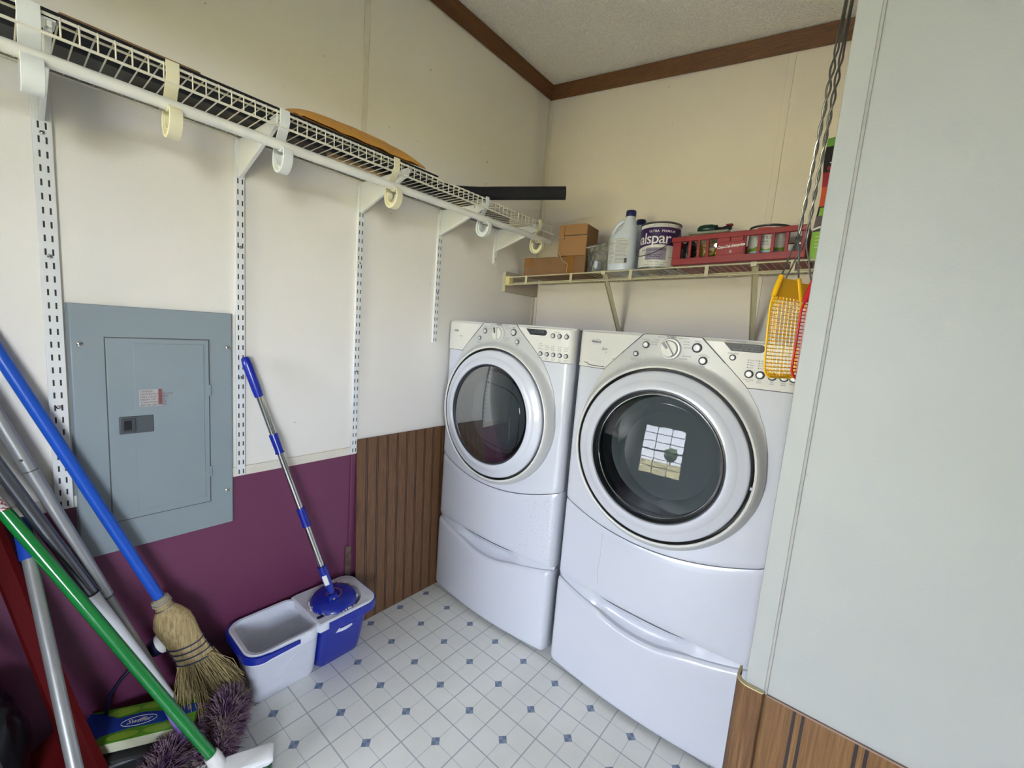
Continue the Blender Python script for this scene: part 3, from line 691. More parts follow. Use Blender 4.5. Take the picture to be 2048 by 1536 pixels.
def screw(y, z, x, par, r=.007):
    s_ = MB().lathe([(r, x), (r*.95, x+.0022), (r*.6, x+.0036), (.0001, x+.0040)], (0, y, z), 'x', 16).build('screw', M_chrome, par)
    MB().box((x+.0036, y-r*.7, z-.0008), (x+.0043, y+r*.7, z+.0008)).build('screw_slot', M_groove, s_, smooth=False)
for y, z in ((.130, 1.190), (.457, 1.186), (.453, .720)): screw(y, z, XW+.012, ep)
MB().lathe([(.006, XW+.0122), (.0001, XW+.0124)], (0, .137, .720), 'x', 16).build('screw_hole', M_black, ep, smooth=False)
for z in (1.06, .80): MB().box(*onwall(.4035, .4095, z-.022, z+.012, XW+.012, XW+.0185)).build('hinge', M_grey, ep, bevel=.001)

# ------------------------------------------------------------------ slotted standards on the left wall
SY = (.087, .493, .900, 1.291, 1.667)
def standard(y, zb, label, plain=False, w=.0245):
    t = thing('shelf_standard', label, 'shelf standard', (XW, y, zb), 'slotted standards holding the long wire shelf')
    zt = 1.80; m = MB()
    m.box((XW+.0005, y-w/2, zb), (XW+.0115, y+w/2, zt)); m.build('channel', M_metalw, t, bevel=.0012)
    sl = MB(); z = zb+.014
    while z < 1.775:
        for dy in (-.0062, .0062): sl.box((XW+.0113, y+dy-.0017, z-.0075), (XW+.0118, y+dy+.0017, z+.0075))
        z += .0318
    if not plain: sl.build('slots', M_slot, t, smooth=False)['kind'] = 'stuff'
    return t
def screws(t, y, zs_):
    for z in zs_: screw(y, z, XW+.0115, t, .005)
t = standard(SY[0], .760, 'slotted white standard left of the grey electrical panel', w=.033); screws(t, SY[0], (1.40, 1.03, 1.68))
t = standard(SY[1], .760, 'slotted white standard between the electrical panel and the spin mop handle'); screws(t, SY[1], (1.09, 1.50))
t = standard(SY[2], .762, 'slotted white standard above the left edge of the wood panel'); screws(t, SY[2], (1.10, 1.52))
t = standard(SY[3], 1.224, 'shorter slotted white standard above the dryer'); screws(t, SY[3], (1.45,))
t = standard(SY[4], 1.644, 'shortest white standard beside the room corner', True); screws(t, SY[4], (1.67,))
# ------------------------------------------------------------------ long wire shelf, brackets, rod and rod hooks
XF = -1.240; ZS = 1.822; Y0, Y1 = -.62, 1.752
sh = thing('wire_shelf', 'long white wire shelf running along the left wall', 'shelf', (XL, .5, ZS), None)
m = MB(); y = Y0+.01
while y < Y1:
    m.tube([(XL+.004, y, ZS+.0022), (XF-.002, y, ZS+.0022), (XF+.0015, y, ZS+.001), (XF+.0030, y, ZS-.004), (XF+.0030, y, 1.788)], .00155, 5); y += .0254
m.build('cross_wires', M_wire, sh)['kind'] = 'stuff'
for x, z, r in ((XL+.006, ZS-.0018, .0029), (XL+.10, ZS-.0018, .0024), (XF-.028, ZS-.0018, .0026), (XF, ZS-.0012, .0031), (XF, 1.787, .0031)):
    MB().tube([(x, Y0, z), (x, Y1, z)], r, 8).build('shelf_rail', M_wire, sh)
def bracket(y, label):
    t = thing('shelf_bracket', label, 'shelf bracket', (XL, y, 1.7), 'arms under the long wire shelf')
    zl = 1.712; w = .0045
    m = MB(); m.prism([(XL+.012, y-w, 1.815), (XF-.006, y-w, 1.815), (XF-.006, y-w, 1.803), (XF-.03, y-w, 1.800), (XL+.030, y-w, zl+.004), (XL+.012, y-w, zl)], (0, 2*w, 0))
    m.build('web', M_metalw, t, bevel=.001)
    f = MB(); f.tube([(XF-.012, y, 1.802), (XL+.014, y, zl-.001)], .0072, 4); f.build('lower_flange', M_metalw, t, bevel=.001)
    MB().box((XL+.0118, y-.013, zl-.006), (XL+.0148, y+.013, 1.815)).build('mounting_plate', M_metalw, t, bevel=.001)
    MB().box((XF-.05, y-.010, 1.8135), (XF-.002, y+.010, 1.8165)).build('shelf_seat', M_metalw, t, bevel=.001)
for y, l in zip(SY, ('slanted white shelf arm at the far left standard', 'slanted white shelf arm on the standard beside the electrical panel', 'slanted white shelf arm on the standard over the wood panel', 'slanted white shelf arm on the standard above the dryer', 'slanted white shelf arm on the shortest standard near the corner')): bracket(y, l)
rod = thing('closet_rod', 'white round closet rod hanging below the long wire shelf', 'closet rod', (XF, .5, 1.74))
MB().tube([(XF+.002, Y0, 1.7375), (XF+.002, 1.722, 1.7440)], .0125, 20).build('rod_tube', M_rod, rod)
MB().tube([(XF+.002, 1.7215, 1.7440), (XF+.002, 1.7285, 1.7440)], .0138, 20).build('end_cap', mat('clear_end_cap', rgb(190, 184, 160), .3), rod, bevel=.001)
def hook(y, label, m_, w=.011):
    t = thing('rod_hook', label, 'rod hook', (XF, y, 1.74), 'hooks holding the closet rod')
    c = (XF-.006, 1.7135)
    path = [(XF+.0055, 1.829), (XF+.0075, 1.80), (XF-.001, 1.785), (XF-.022, 1.757), (XF-.036, 1.735)]
    for k in range(15):
        a = radians(162+k*(205/14)); path.append((c[0]+.0335*cos(a), c[1]+.0365*sin(a)))
    path += [(XF+.024, 1.7290), (XF+.0185, 1.7305)]
    m = MB()
    def ring(i):
        p = V((path[i][0], 0, path[i][1])); a = V((path[max(i-1, 0)][0], 0, path[max(i-1, 0)][1])); b_ = V((path[min(i+1, len(path)-1)][0], 0, path[min(i+1, len(path)-1)][1]))
        d = (b_-a).normalized(); n_ = V((-d.z, 0, d.x)); th = .0032 if 4 < i < len(path)-3 else .0022
        return [p+n_*th+V((0, y-w, 0)), p-n_*th+V((0, y-w, 0)), p-n_*th+V((0, y+w, 0)), p+n_*th+V((0, y+w, 0))]
    m.rings([ring(i) for i in range(len(path))], True, True, True); m.build('strap', m_, t, bevel=.0008)
    m = MB(); pts = path[5:-3]
    inn = [(c[0]+(p[0]-c[0])*.60, c[1]+(p[1]-c[1])*.66+.002) for p in pts]
    m.rings([[V((p[0], y-.002, p[1])), V((q[0], y-.002, q[1])), V((q[0], y+.002, q[1])), V((p[0], y+.002, p[1]))] for p, q in zip(pts, inn)], True, True, True)
    m.rings([[V((q[0]-.001, y-w*.8, q[1])), V((q[0]+.0012, y-w*.8, q[1]+.0012)), V((q[0]+.0012, y+w*.8, q[1]+.0012)), V((q[0]-.001, y+w*.8, q[1]))] for q in inn], True, True, True)
    m.build('inner_rib', m_, t)
    cr_ = MB()     # saddle cradling the rod
    rr = []
    for k in range(11):
        a = radians(-165+150*k/10); rr.append([V((XF+.002+r_*cos(a), y+s_*w*.9, 1.7405+r_*sin(a))) for s_, r_ in ((-1, .0128), (-1, .0158), (1, .0158), (1, .0128))])
    cr_.rings(rr, True, True, True); cr_.build('rod_saddle', m_, t)
    return t
hook(.003, 'cream rod hook cut off at the left picture edge', M_hookc)
hook(.062, 'large white rod hook next to the far left standard', M_hookw, .015)
hook(.268, 'cream rod hook above the electrical panel', M_hookc, .012)
hook(.500, 'white rod hook at the standard beside the electrical panel', M_hookw, .012)
hook(.843, 'cream rod hook below the orange mailer', M_hookc)
hook(1.270, 'white rod hook above the dryer', M_hookw, .009)
hook(1.632, 'cream rod hook nearest the room corner', M_hookc, .009)

# ------------------------------------------------------------------ things lying on the long shelf
ZD = ZS+.0042
t = thing('foam_pipe', 'long black foam pipe insulation sticking out past the shelf end', 'foam pipe', (-1.4, 1.1, ZD))
P_ = [(-1.375, -.55, ZD+.026), (-1.375, .2, ZD+.026), (-1.385, .8, ZD+.026), (-1.42, 1.08, ZD+.030), (-1.425, 1.23, ZD+.040), (-1.37, 1.33, 1.878), (-1.27, 1.405, 1.886), (-1.068, 1.571, 1.9065)]
pts = []
for k in range(60):      # smooth the bend
    f = k/59*(len(P_)-1); i = min(int(f), len(P_)-2); u_ = f-i; p0, p1, p2, p3 = [V(P_[max(0, min(len(P_)-1, j))]) for j in (i-1, i, i+1, i+2)]
    pts.append(.5*((2*p1)+(-p0+p2)*u_+(2*p0-5*p1+4*p2-p3)*u_*u_+(-p0+3*p1-3*p2+p3)*u_**3))
MB().tube(pts, .0265, 20).build('foam_tube', M_foam, t)
e = pts[-1]; d = (pts[-1]-pts[-2]).normalized(); MB().tube([e-d*.002, e+d*.0006], .013, 16).build('bore', M_black, t)
tag(MB().box((-1.535, -.60, ZD), (-1.515, 1.735, ZD+.075)).build('grey_board', M_greyfoam, bevel=.002), 'thin grey board on edge at the back of the long shelf', 'board')
tag(MB().box((-1.43, .112, ZD+.0535), (-1.39, .36, ZD+.072)).build('wood_offcut', M_brownwood, bevel=.003), 'reddish brown wooden strip lying on top of the black foam pipe', 'wooden strip')
tag(MB().box((-1.340, -.55, ZD), (-1.262, 1.04, ZD+.015)).build('rubber_mat', M_foam, bevel=.004), 'flat black rubber strip lying in front of the black foam pipe', 'strip')
tag(MB().box((-1.455, .72, ZD), (-1.425, .98, ZD+.016)).build('pine_stick', mat('pale_pine', rgb(186, 158, 120), .7, var=.15), bevel=.002), 'pale wooden slat under the orange mailer', 'wooden strip')
tag(MB().box((-1.512, .24, ZD), (-1.50+.0, .62, ZD+.02)).build('red_strip', mat('red_white_strip', rgb(160, 44, 52), .5), bevel=.001), 'thin red strip lying behind the black foam pipe', 'strip')
m = MB()
def env(u_, v_):
    y = lerp(.60, 1.06, u_); e = sin(pi*u_)**.35; e2 = sin(pi*min(1, v_*1.0+.0))**.5
    x = lerp(-1.352, -1.505, v_)-.006*noise.noise(V((u_*8, 3, 1)))
    return (x, y, ZD+.058+.055*v_+.036*e*e2+.004*noise.noise(V((u_*10, v_*4, 2))))
def env2(u_, v_):
    p = env(u_, v_); e = sin(pi*u_)**.35*sin(pi*min(1, v_))**.5; return (p[0], p[1], ZD+.058+.055*v_-.004*(1-v_)**3)
m.sheet(env, 50, 14, (0, 0, 0)) if False else [m.rings([[q(i/50, j/14) for j in range(15)] for i in range(51)], False) for q in (env, env2)]
bmesh.ops.remove_doubles(m.bm, verts=m.bm.verts, dist=.0012)
tag(m.build('padded_mailer', M_env), 'puffy orange manila mailer lying on the long shelf', 'mailer')
tag(MB().tube([(-1.262, 1.195, ZD-.001), (-1.250, 1.21, 1.815), (-1.249, 1.215, 1.795), (-1.253, 1.22, 1.775)], .0012, 6).build('wire_clip', M_wiremetal), 'small bent wire hanging from the shelf left of the white hook', 'wire')

# ------------------------------------------------------------------ shelf over the machines
ZB0 = 1.5875
def zb(x): return ZB0+.0275*(x+1.5)
YF = 1.752
ls = thing('wire_shelf', 'aged white wire shelf on the back wall above the machines', 'shelf', (-.8, YB, 1.59))
m = MB(); x = -1.49
while x < .05:
    m.tube([(x, YB-.004, zb(x)+.0020), (x, YF+.001, zb(x)+.0020), (x, YF-.0028, zb(x)-.002), (x, YF-.0030, zb(x)-.036)], .0014, 5) if False else m.tube([(x, YB-.004, zb(x)+.0020), (x, YF, zb(x)+.0020)], .0014, 5); x += .0254
m.build('cross_wires', M_wire2, ls)['kind'] = 'stuff'
for y, dz, r in ((YB-.006, -.002, .0026), (YB-.10, -.002, .0022), (YF+.035, -.026, .0026), (YF, 0, .0032), (YF, -.038, .0032)):
    MB().tube([(-1.505, y, zb(-1.505)+dz), (.055, y, zb(.055)+dz)], r, 8).build('shelf_rail', M_wire2, ls)
for x in (-1.385, -1.115, -.815, -.505, -.225):
    MB().box((x-.007, YF-.0045, zb(x)-.040), (x+.007, YF-.001, zb(x)+.003)).build('lip_tab', M_wire2, ls, bevel=.0008)
for x, xb in ((-.945, -.972), (-.345, -.370)):
    MB().box((x-.010, YF-.006, zb(x)-.012), (x+.010, YF+.004, zb(x)+.004)).build('support_clip', M_wire2, ls, bevel=.001)
    br = MB(); a, b_ = V((x+.004, YF+.004, zb(x)-.006)), V((xb+.004, YB-.004, 1.315)); wv = V((.0105, 0, 0)); nn_ = (b_-a).cross(wv).normalized()*.0018
    br.rings([[p-wv+nn_, p+wv+nn_, p+wv-nn_, p-wv-nn_] for p in (a, b_)], True, True, True)
    br.rings([[p-wv+nn_, p-wv*.75+nn_, p-wv*.75+nn_*4, p-wv+nn_*4] for p in (a, b_)], True, True, True); br.build('support_brace', M_wire2, ls, smooth=False)
MB().box((-1.524, YF-.006, zb(-1.5)-.043), (-1.497, YF+.03, zb(-1.5)+.006)).build('end_clip', mat('yellowed_clip', rgb(216, 204, 146), .45), ls, bevel=.004)
cl = tag(MB().box((XL+.0008, 1.752, 1.513), (XL+.019, YB-.004, 1.618)).build('shelf_cleat', M_board, bevel=.001), 'white board, darkened in colour for its shade, on the left wall under the back shelf end', 'board')
MB().box((XL+.0008, 1.7495, 1.512), (XL+.0195, 1.7525, 1.619)).build('painted_end', M_wire2, cl, smooth=False)

def carton(name, label, a, b, m_, ang=0, cat='box', flap=True):
    c = ((a[0]+b[0])/2, (a[1]+b[1])/2, a[2]); t = thing(name, label, cat, c); R_ = Matrix.Rotation(ang, 3, 'Z')
    def bx(nm, p, q, mm, bev=.002): return MB().box(p, q, R_, c).build(nm, mm, t, bevel=bev)
    bx('carton', a, b, m_, .003); return t, bx, R_, c
t, bx, R_, c = carton('cardboard_box', 'long cardboard box with tape lying at the left shelf end', (-1.425, 1.775, zb(-1.42)+.0036), (-1.060, 1.96, 1.686), M_card2)
bx('packing_tape', (-1.4255, 1.7742, 1.640), (-1.37, 1.7750, 1.687), M_tape, 0); bx('tape_strip', (-1.17, 1.7740, 1.594), (-1.12, 1.7748, 1.687), M_tape, 0)
t, bx, R_, c = carton('cardboard_box', 'small cardboard box with a hole stacked on the long box', (-1.222, 1.772, 1.6868), (-1.072, 1.90, 1.830), M_card, radians(6))
bx('top_flap', (-1.190, 1.7695, 1.783), (-1.074, 1.7722, 1.832), M_card, .001); bx('side_flap', (-1.2225, 1.7697, 1.768), (-1.192, 1.7722, 1.831), M_card, .001)
bx('flap_gap', (-1.1925, 1.7712, 1.765), (-1.1885, 1.7722, 1.829), M_black, 0); bx('seam_gap', (-1.188, 1.7712, 1.7795), (-1.074, 1.7722, 1.7835), M_slot, 0)
m = MB(); m.lathe([(.0095, 1.770), (.0001, 1.7695)], (-1.180, 0, 1.7745), n=16); m.build('tear_hole', M_black, t, smooth=False)
pts = [(-1.178, 1.768, 1.775), (-1.198, 1.762, 1.771), (-1.208, 1.760, 1.745), (-1.204, 1.760, 1.705), (-1.182, 1.758, 1.665), (-1.158, 1.758, 1.652), (-1.146, 1.757, 1.645), (-1.148, 1.756, 1.625), (-1.143, 1.750, 1.604), (-1.142, 1.744, 1.590)]
tag(MB().tube(pts, .0013, 6).build('string', mat('cotton_string', rgb(206, 180, 140), .8)), 'thin pale string hanging from the small box', 'string')
# clear zip bag
t = thing('plastic_bag', 'clear zip bag with a white cap beside the bleach jug', 'bag', (-1.0, 1.79, zb(-1)+.004)); m = MB()
def bagf(sg):
    def f(u_, v_):
        x = lerp(-1.060+.012*v_*0, -.952, u_)-.010*v_; z = lerp(zb(-1)+.005, 1.735, v_); e = sin(pi*u_)**.7*(1-v_)**.6
        return (x, 1.79+sg*(.002+.026*e)+.004*noise.noise(V((u_*6, v_*6, sg*3))), z+.012*(u_-.5)*v_)
    return f
m.sheet(bagf(-1), 16, 16, (0, .0006, 0)); m.build('bag_front', M_film, t)
m = MB(); m.sheet(bagf(1), 16, 16, (0, .0006, 0)); m.build('bag_back', mat('milky_film', rgb(176, 176, 160), .4), t)
MB().tube([(-1.068, 1.786, 1.722), (-.965, 1.786, 1.733)], .002, 6).build('zip_strip', M_label, t)
MB().lathe([(.018, 1.618), (.020, 1.628), (.019, 1.652), (.012, 1.662), (.0001, 1.664)], (-1.0, 1.785, 0), 'z', 20).build('white_cap', M_hdpe, t)
# bleach jugs
def jug(x, y, label, full=True):
    z0 = zb(x)+.0036; t = thing('bleach_jug', label, 'jug', (x, y, z0), 'white jugs with blue caps'); rs = []
    prof = [(0, .054, .040), (.006, .060, .046), (.03, .062, .048), (.145, .062, .048), (.158, .058, .047), (.172, .046, .043), (.195, .032, .034), (.218, .023, .025), (.233, .0195, .020), (.240, .0185, .0185)]
    for h_, a, b_ in prof:
        off = 0.022*min(1, max(0, (h_-.145)/.045))
        rs.append([(x+off+a*math.copysign(abs(cos(k*2*pi/40))**.82, cos(k*2*pi/40)), y+b_*math.copysign(abs(sin(k*2*pi/40))**.82, sin(k*2*pi/40)), z0+h_) for k in range(40)])
    m = MB(); m.rings(rs, True, True, True); m.build('bottle', M_hdpe, t)
    hp = [(x+.014, y-.002, z0+.222), (x-.010, y-.004, z0+.221), (x-.034, y-.006, z0+.205), (x-.049, y-.006, z0+.178), (x-.053, y-.004, z0+.146)]
    MB().tube(hp, [.009, .009, .0085, .009, .011], 12).build('handle', M_hdpe, t)
    MB().lathe([(.0215, z0+.238), (.0222, z0+.241), (.0222, z0+.260), (.020, z0+.264), (.0001, z0+.2645)], (x+.022, y, 0), 'z', 28).build('cap', M_navy, t)
    if full:
        fr = lambda xx, zz, o_=0: (xx, y-.048*(max(0, 1-abs((xx-x)/.062)**2.44))**(1/2.44)-.0006-o_, zz)
        m = MB(); m.sheet(lambda u_, v_: fr(x-.050+.096*u_, z0+.030+.110*v_), 24, 4, (0, -.0003, 0)); lb_ = m.build('label', M_label, t)
        m = MB(); rnd = random.Random(5)
        def ln(xa, xb_, z, s_=.0012): m.sheet(lambda u_, v_: fr(lerp(xa, xb_, u_), z+s_*v_, .0005), 8, 1, (0, -.0001, 0))
        m.text('PRECAUTIONARY', .0062, lambda a, b_, c_: fr(x+.004+a, z0+.137+b_, .0006), 'CENTER')
        for i in range(17):
            ln(x-.012, x+.044*rnd.uniform(.7, 1), z0+.127-.0058*i, .0020)
            if i not in (2, 9): ln(x-.046, x-.018-.008*rnd.random(), z0+.127-.0058*i, .0014)
        ln(x-.050, x-.014, z0+.1165, .003); ln(x-.050, x-.014, z0+.074, .003)
        m.build('label_print', mat('label_print_grey', rgb(150, 152, 156), .6), lb_, smooth=False)
        m = MB(); m.sheet(lambda u_, v_: fr(x+.033+.010*u_, z0+.034+.02*v_, .0005), 3, 1, (0, -.0001, 0)); m.build('barcode', M_print, lb_, smooth=False)
    return t
jug(-.892, 1.808, 'white bleach jug with blue cap and printed label in front')
jug(-.910, 1.960, 'white jug with blue cap hidden behind the purple paint can', False)
# gallon paint can
cx_, cy_, r_ = -.738, 1.838, .0835; z0 = zb(cx_)+.004
t = thing('paint_can', 'gallon paint can with purple and white label beside the bleach jug', 'paint can', (cx_, cy_, z0))
MB().lathe([(r_-.002, z0), (r_, z0+.002), (r_, z0+.006), (r_-.003, z0+.007), (r_-.003, z0+.183), (r_, z0+.185), (r_, z0+.190), (r_-.004, z0+.191), (r_-.006, z0+.186), (.0001, z0+.186)], (cx_, cy_, 0), 'z', 64, (True, False)).build('can_body', M_tin, t)
def cyl(cx_, cy_, rr): return lambda s_, z, o_=0, a0=0: (cx_+(rr+o_)*sin(s_/rr+a0), cy_-(rr+o_)*cos(s_/rr+a0), z)
cf = cyl(cx_, cy_, r_-.003); A0 = radians(22)
def band(nm, s0, s1, q0, q1, mm, o_, par, a0=A0): return MB().sheet(lambda u_, v_: cf(lerp(s0, s1, u_), lerp(q0, q1, v_), o_, a0), 48, 3, (0, 0, 0)).build(nm, mm, par, fix=False) if False else MB().rings([[cf(lerp(s0, s1, i/48), q, o_, a0) for i in range(49)] for q in (q0, q1)], False).build(nm, mm, par)
lw = band('white_label', -.20, .20, z0+.008, z0+.182, M_canwhite, .0006, t)
def purp_top(): 
    rs = [[cf(lerp(-.20, .20, i/64), z0+.168, .0009, A0) for i in range(65)], [cf(lerp(-.20, .20, i/64), z0+.088+.010*cos(lerp(-.20, .20, i/64)/.062), .0009, A0) for i in range(65)]]
    return MB().rings(rs, False).build('purple_band', M_canpurple, t)
purp_top()
def ctext(m, txt, s_, z, size, al='CENTER', sh=0, bold=0, sp=1): m.text(txt, size, lambda a, b_, c_: cf(s_+a, z+b_, .0013, A0), al, shear=sh, bold=bold, sp=sp)
m = MB(); ctext(m, 'valspar', -.038, z0+.122, .065, bold=.0004, sp=.92); ctext(m, 'ULTRA  PREMIUM', .006, z0+.1515, .0125, bold=.0003, sp=1.15); m.build('brand_lettering', M_whitetext, t, smooth=False)
band('lavender_box', -.055, .030, z0+.036, z0+.086, M_lavtext, .0009, t)
band('dark_strip', -.056, .016, z0+.0475, z0+.0565, M_canpurple, .0012, t)
m = MB(); ctext(m, 'FLAT CEILING PAINT', -.024, z0+.0765, .0115, bold=.0002); ctext(m, 'Spatter Resistant As It Glides', -.022, z0+.0635, .0072); ctext(m, "You Won't Miss A Spot!", -.022, z0+.0415, .0072)
ctext(m, 'For Interior Ceilings', -.020, z0+.028, .0056); ctext(m, 'INTERIOR   LATEX   FLAT WHITE', -.018, z0+.016, .0058); ctext(m, 'PREMIUM QUALITY', .0, z0+.1755, .0062, sp=1.3)
pth = [(.022, .0255), (.037, .0255), (.040, .030), (.040, .043), (.043, .048), (.062, .048)]
for (a, b_), (c1_, d1_) in zip(pth, pth[1:]): m.quad(*[cf(a, z0+b_-.0006, .0012, A0), cf(c1_, z0+d1_-.0006, .0012, A0), cf(c1_, z0+d1_+.0008, .0012, A0), cf(a, z0+b_+.0008, .0012, A0)])
m.build('label_print', mat('dark_purple_print', rgb(70, 56, 92), .5), t, smooth=False)
m = MB(); m.text('whisper thin coverage', .008, lambda a, b_, c_: cf(-.02+a, z0+.049+b_*.9+.003, .0014, A0), 'CENTER'); m.build('strip_lettering', M_whitetext, t, smooth=False)
pts = []
for k in range(25):
    a = radians(-88+176*k/24); pts.append((cx_+.090*sin(a)*1.0, cy_-(.0865)*cos(a)-.004, z0+.125-.066*cos(a*.98)+.030*sin(a)))
MB().tube(pts, .0016, 8).build('wire_handle', M_tin, t)
for s_ in (-1, 1): MB().lathe([(.009, cx_+s_*(r_-.004)), (.009, cx_+s_*(r_+.002)), (.004, cx_+s_*(r_+.005)), (.0001, cx_+s_*(r_+.0055))], (0, cy_-.002, z0+.140+.0*s_), 'x', 16).build('handle_ear', M_tin, t)

# ------------------------------------------------------------------ red crate and what it holds
cz = zb(-.42)+.005; CX0, CX1, CY0, CY1 = -.650, -.196, 1.762, 2.020; CH = .110; CT = radians(1.4)
t = thing('bottle_crate', 'low red plastic bottle crate with white script on the shelf', 'crate', (CX0, CY0, cz))
R_ = Matrix.Rotation(-.0275, 3, 'Y'); PV = (CX0, CY0, cz)
def cb(m, a, b): return m.box(a, b, R_, PV)
m = MB(); cb(m, (CX0+.006, CY0+.006, cz), (CX1-.006, CY1-.006, cz+.008)); m.build('floor', M_redpl, t, bevel=.002)
def rail(nm, a, b, bev=.002): m = MB(); cb(m, a, b); return m.build(nm, M_redpl, t, bevel=bev)
rail('lower_rim', (CX0, CY0, cz), (CX1, CY0+.010, cz+.026)); rail('upper_rim', (CX0-.004, CY0-.003, cz+CH-.020), (CX1+.004, CY0+.009, cz+CH))
rail('back_wall', (CX0, CY1-.008, cz), (CX1, CY1, cz+CH-.004))
m = MB()
m.bm.free(); rail('corner_post', (CX0, CY0+.002, cz), (CX0+.034, CY0+.008, cz+CH-.01)); rail('corner_post', (CX1-.016, CY0+.002, cz), (CX1, CY0+.008, cz+CH-.01))
wpos = [CX0+.034+.0335*i for i in range(1, 4)]+[CX1-.0425*i-.016 for i in range(1, 4)]
for x in wpos: rail('slat', (x-.0055, CY0+.001, cz+.018), (x+.0055, CY0+.008, cz+CH-.012), .0012)
px0, px1 = CX0+.034+.0335*4, CX1-.016-.0425*4
rail('logo_panel', (px0, CY0, cz+.018), (px1, CY0+.008, cz+CH-.012))
m = MB(); cb(m, (px0+.004, CY0-.0018, cz+.028), (px1-.004, CY0+.001, cz+.074)); lp = m.build('logo_plate', M_redpl, t, bevel=.0015)
def crt(x, z, y=0): return R_ @ (V((x, CY0-.0024-y, z))-V(PV))+V(PV)
m = MB(); pc = (px0+px1)/2
m.text('Coca-Cola Enterprises', .0145, lambda a, b_, c_: crt(pc+a*.80, cz+.058+b_+.06*a), 'CENTER', shear=.45, bold=.0003, sp=.9)
m.lathe([(.0042, 0), (.0022, 0)], (0, 0, 0), n=20)
for v in m.bm.verts:
    if abs(v.co.x) < .01 and abs(v.co.z) < .01 and abs(v.co.y) < .001: v.co = crt(pc+.001+v.co.x, cz+.038+v.co.z)
m.build('script_lettering', M_whitetext, lp, smooth=False)
for i in range(2):
    x = px0+.045+.045*i; m = MB(); cb(m, (x, CY0-.0036, cz+CH-.034), (x+.0025, CY0, cz+CH-.018)); m.build('rib', M_redtool, t, smooth=False)
for x in (CX0, CX1-.007):
    m = MB(); cb(m, (x, CY0+.004, cz), (x+.007, CY1, cz+.026)); cb(m, (x, CY0+.004, cz+CH-.024), (x+.007, CY1, cz+CH))
    for k in range(7): y = CY0+.004+(CY1-CY0-.02)*k/6; cb(m, (x, y, cz+.02), (x+.007, y+.012, cz+CH-.02))
    m.build('slatted_end', M_redpl, t, bevel=.001)
fz = cz+.0095
def lump(name, label, cat, c, r, mm, grp=None, amp=.22, seed=0, fq=14):
    m = MB(); bmesh.ops.create_icosphere(m.bm, subdivisions=4, radius=1)
    for v in m.bm.verts:
        q = v.co.copy(); d = 1+amp*noise.noise(q*2.1+V((seed, 0, 0)))+amp*.5*noise.noise(q*5+V((seed, 3, 0)))
        v.co = V((q.x*r[0]*d, q.y*r[1]*d, max(q.z*r[2]*d, -r[2]*.98)))+V(c)
    return tag(m.build(name, mm), label, cat, grp)
lump('black_pouch', 'crumpled black bag at the left end of the crate', 'bag', (-.601, 1.815, fz+.048), (.026, .030, .046), M_bag, seed=3)
m = MB(); tb = thing('parts_bag', 'clear bag of brass coloured bits inside the red crate', 'bag', (-.513, 1.81, fz))
m = MB(); bmesh.ops.create_icosphere(m.bm, subdivisions=4, radius=1)
for v in m.bm.verts:
    q = v.co.copy(); d = 1+.35*noise.noise(q*2.4)+.2*noise.noise(q*7); v.co = V((q.x*.042*d, q.y*.026*d, max(-.042, q.z*.042*d)))+V((-.524, 1.815, fz+.044))
m.build('contents', M_gold, tb)
m = MB(); bmesh.ops.create_icosphere(m.bm, subdivisions=4, radius=1)
for v in m.bm.verts:
    q = v.co.copy(); d = 1+.28*noise.noise(q*3.1+V((4, 0, 0)))+.16*noise.noise(q*9); v.co = V((q.x*.052*d, q.y*.034*d, max(-.044, q.z*.052*d)))+V((-.524, 1.815, fz+.046))
m.build('clear_film', M_film, tb)
t = thing('storage_tub', 'frosted plastic tub behind the left slats of the crate', 'tub', (-.55, 1.915, fz))
MB().box((-.628, 1.862, fz), (-.478, 1.985, fz+.132)).build('tub_body', M_tubclear, t, bevel=.008)
MB().box((-.632, 1.858, fz+.132), (-.474, 1.989, fz+.142)).build('tub_lid', mat('frosted_lid', rgb(160, 160, 146), .4), t, bevel=.004)
t = thing('green_nozzle', 'dark green and black hose nozzle lying on the frosted tub', 'nozzle', (-.55, 1.92, fz+.143))
gz = fz+.1425; m = MB()
m.rings([[(x_, 1.925+w_*cos(a), gz+.020+h_*sin(a)) for a in [2*pi*k/16 for k in range(16)]] for x_, w_, h_ in ((-.612, .010, .010), (-.604, .020, .017), (-.585, .026, .020), (-.556, .024, .0195), (-.540, .016, .015))], True, True, True)
m.build('nozzle_head', M_greenpl, t)
MB().lathe([(.014, -.5405), (.016, -.536), (.012, -.535), (.010, -.540)], (0, 1.925, gz+.020), 'x', 16).build('nozzle_ring', M_black, t)
MB().tube([(-.545, 1.925, gz+.016), (-.515, 1.92, gz+.013), (-.492, 1.915, gz+.016), (-.480, 1.912, gz+.020)], [.012, .011, .012, .010], 12).build('grip', M_black, t)
MB().box((-.498, 1.905, gz+.024), (-.474, 1.922, gz+.032)).build('red_tip', M_redpl, t, bevel=.002)
MB().tube([(-.628, 1.90, gz+.003), (-.50, 1.90, gz+.003)], .0028, 8).build('trigger_bar', M_greenpl, t)
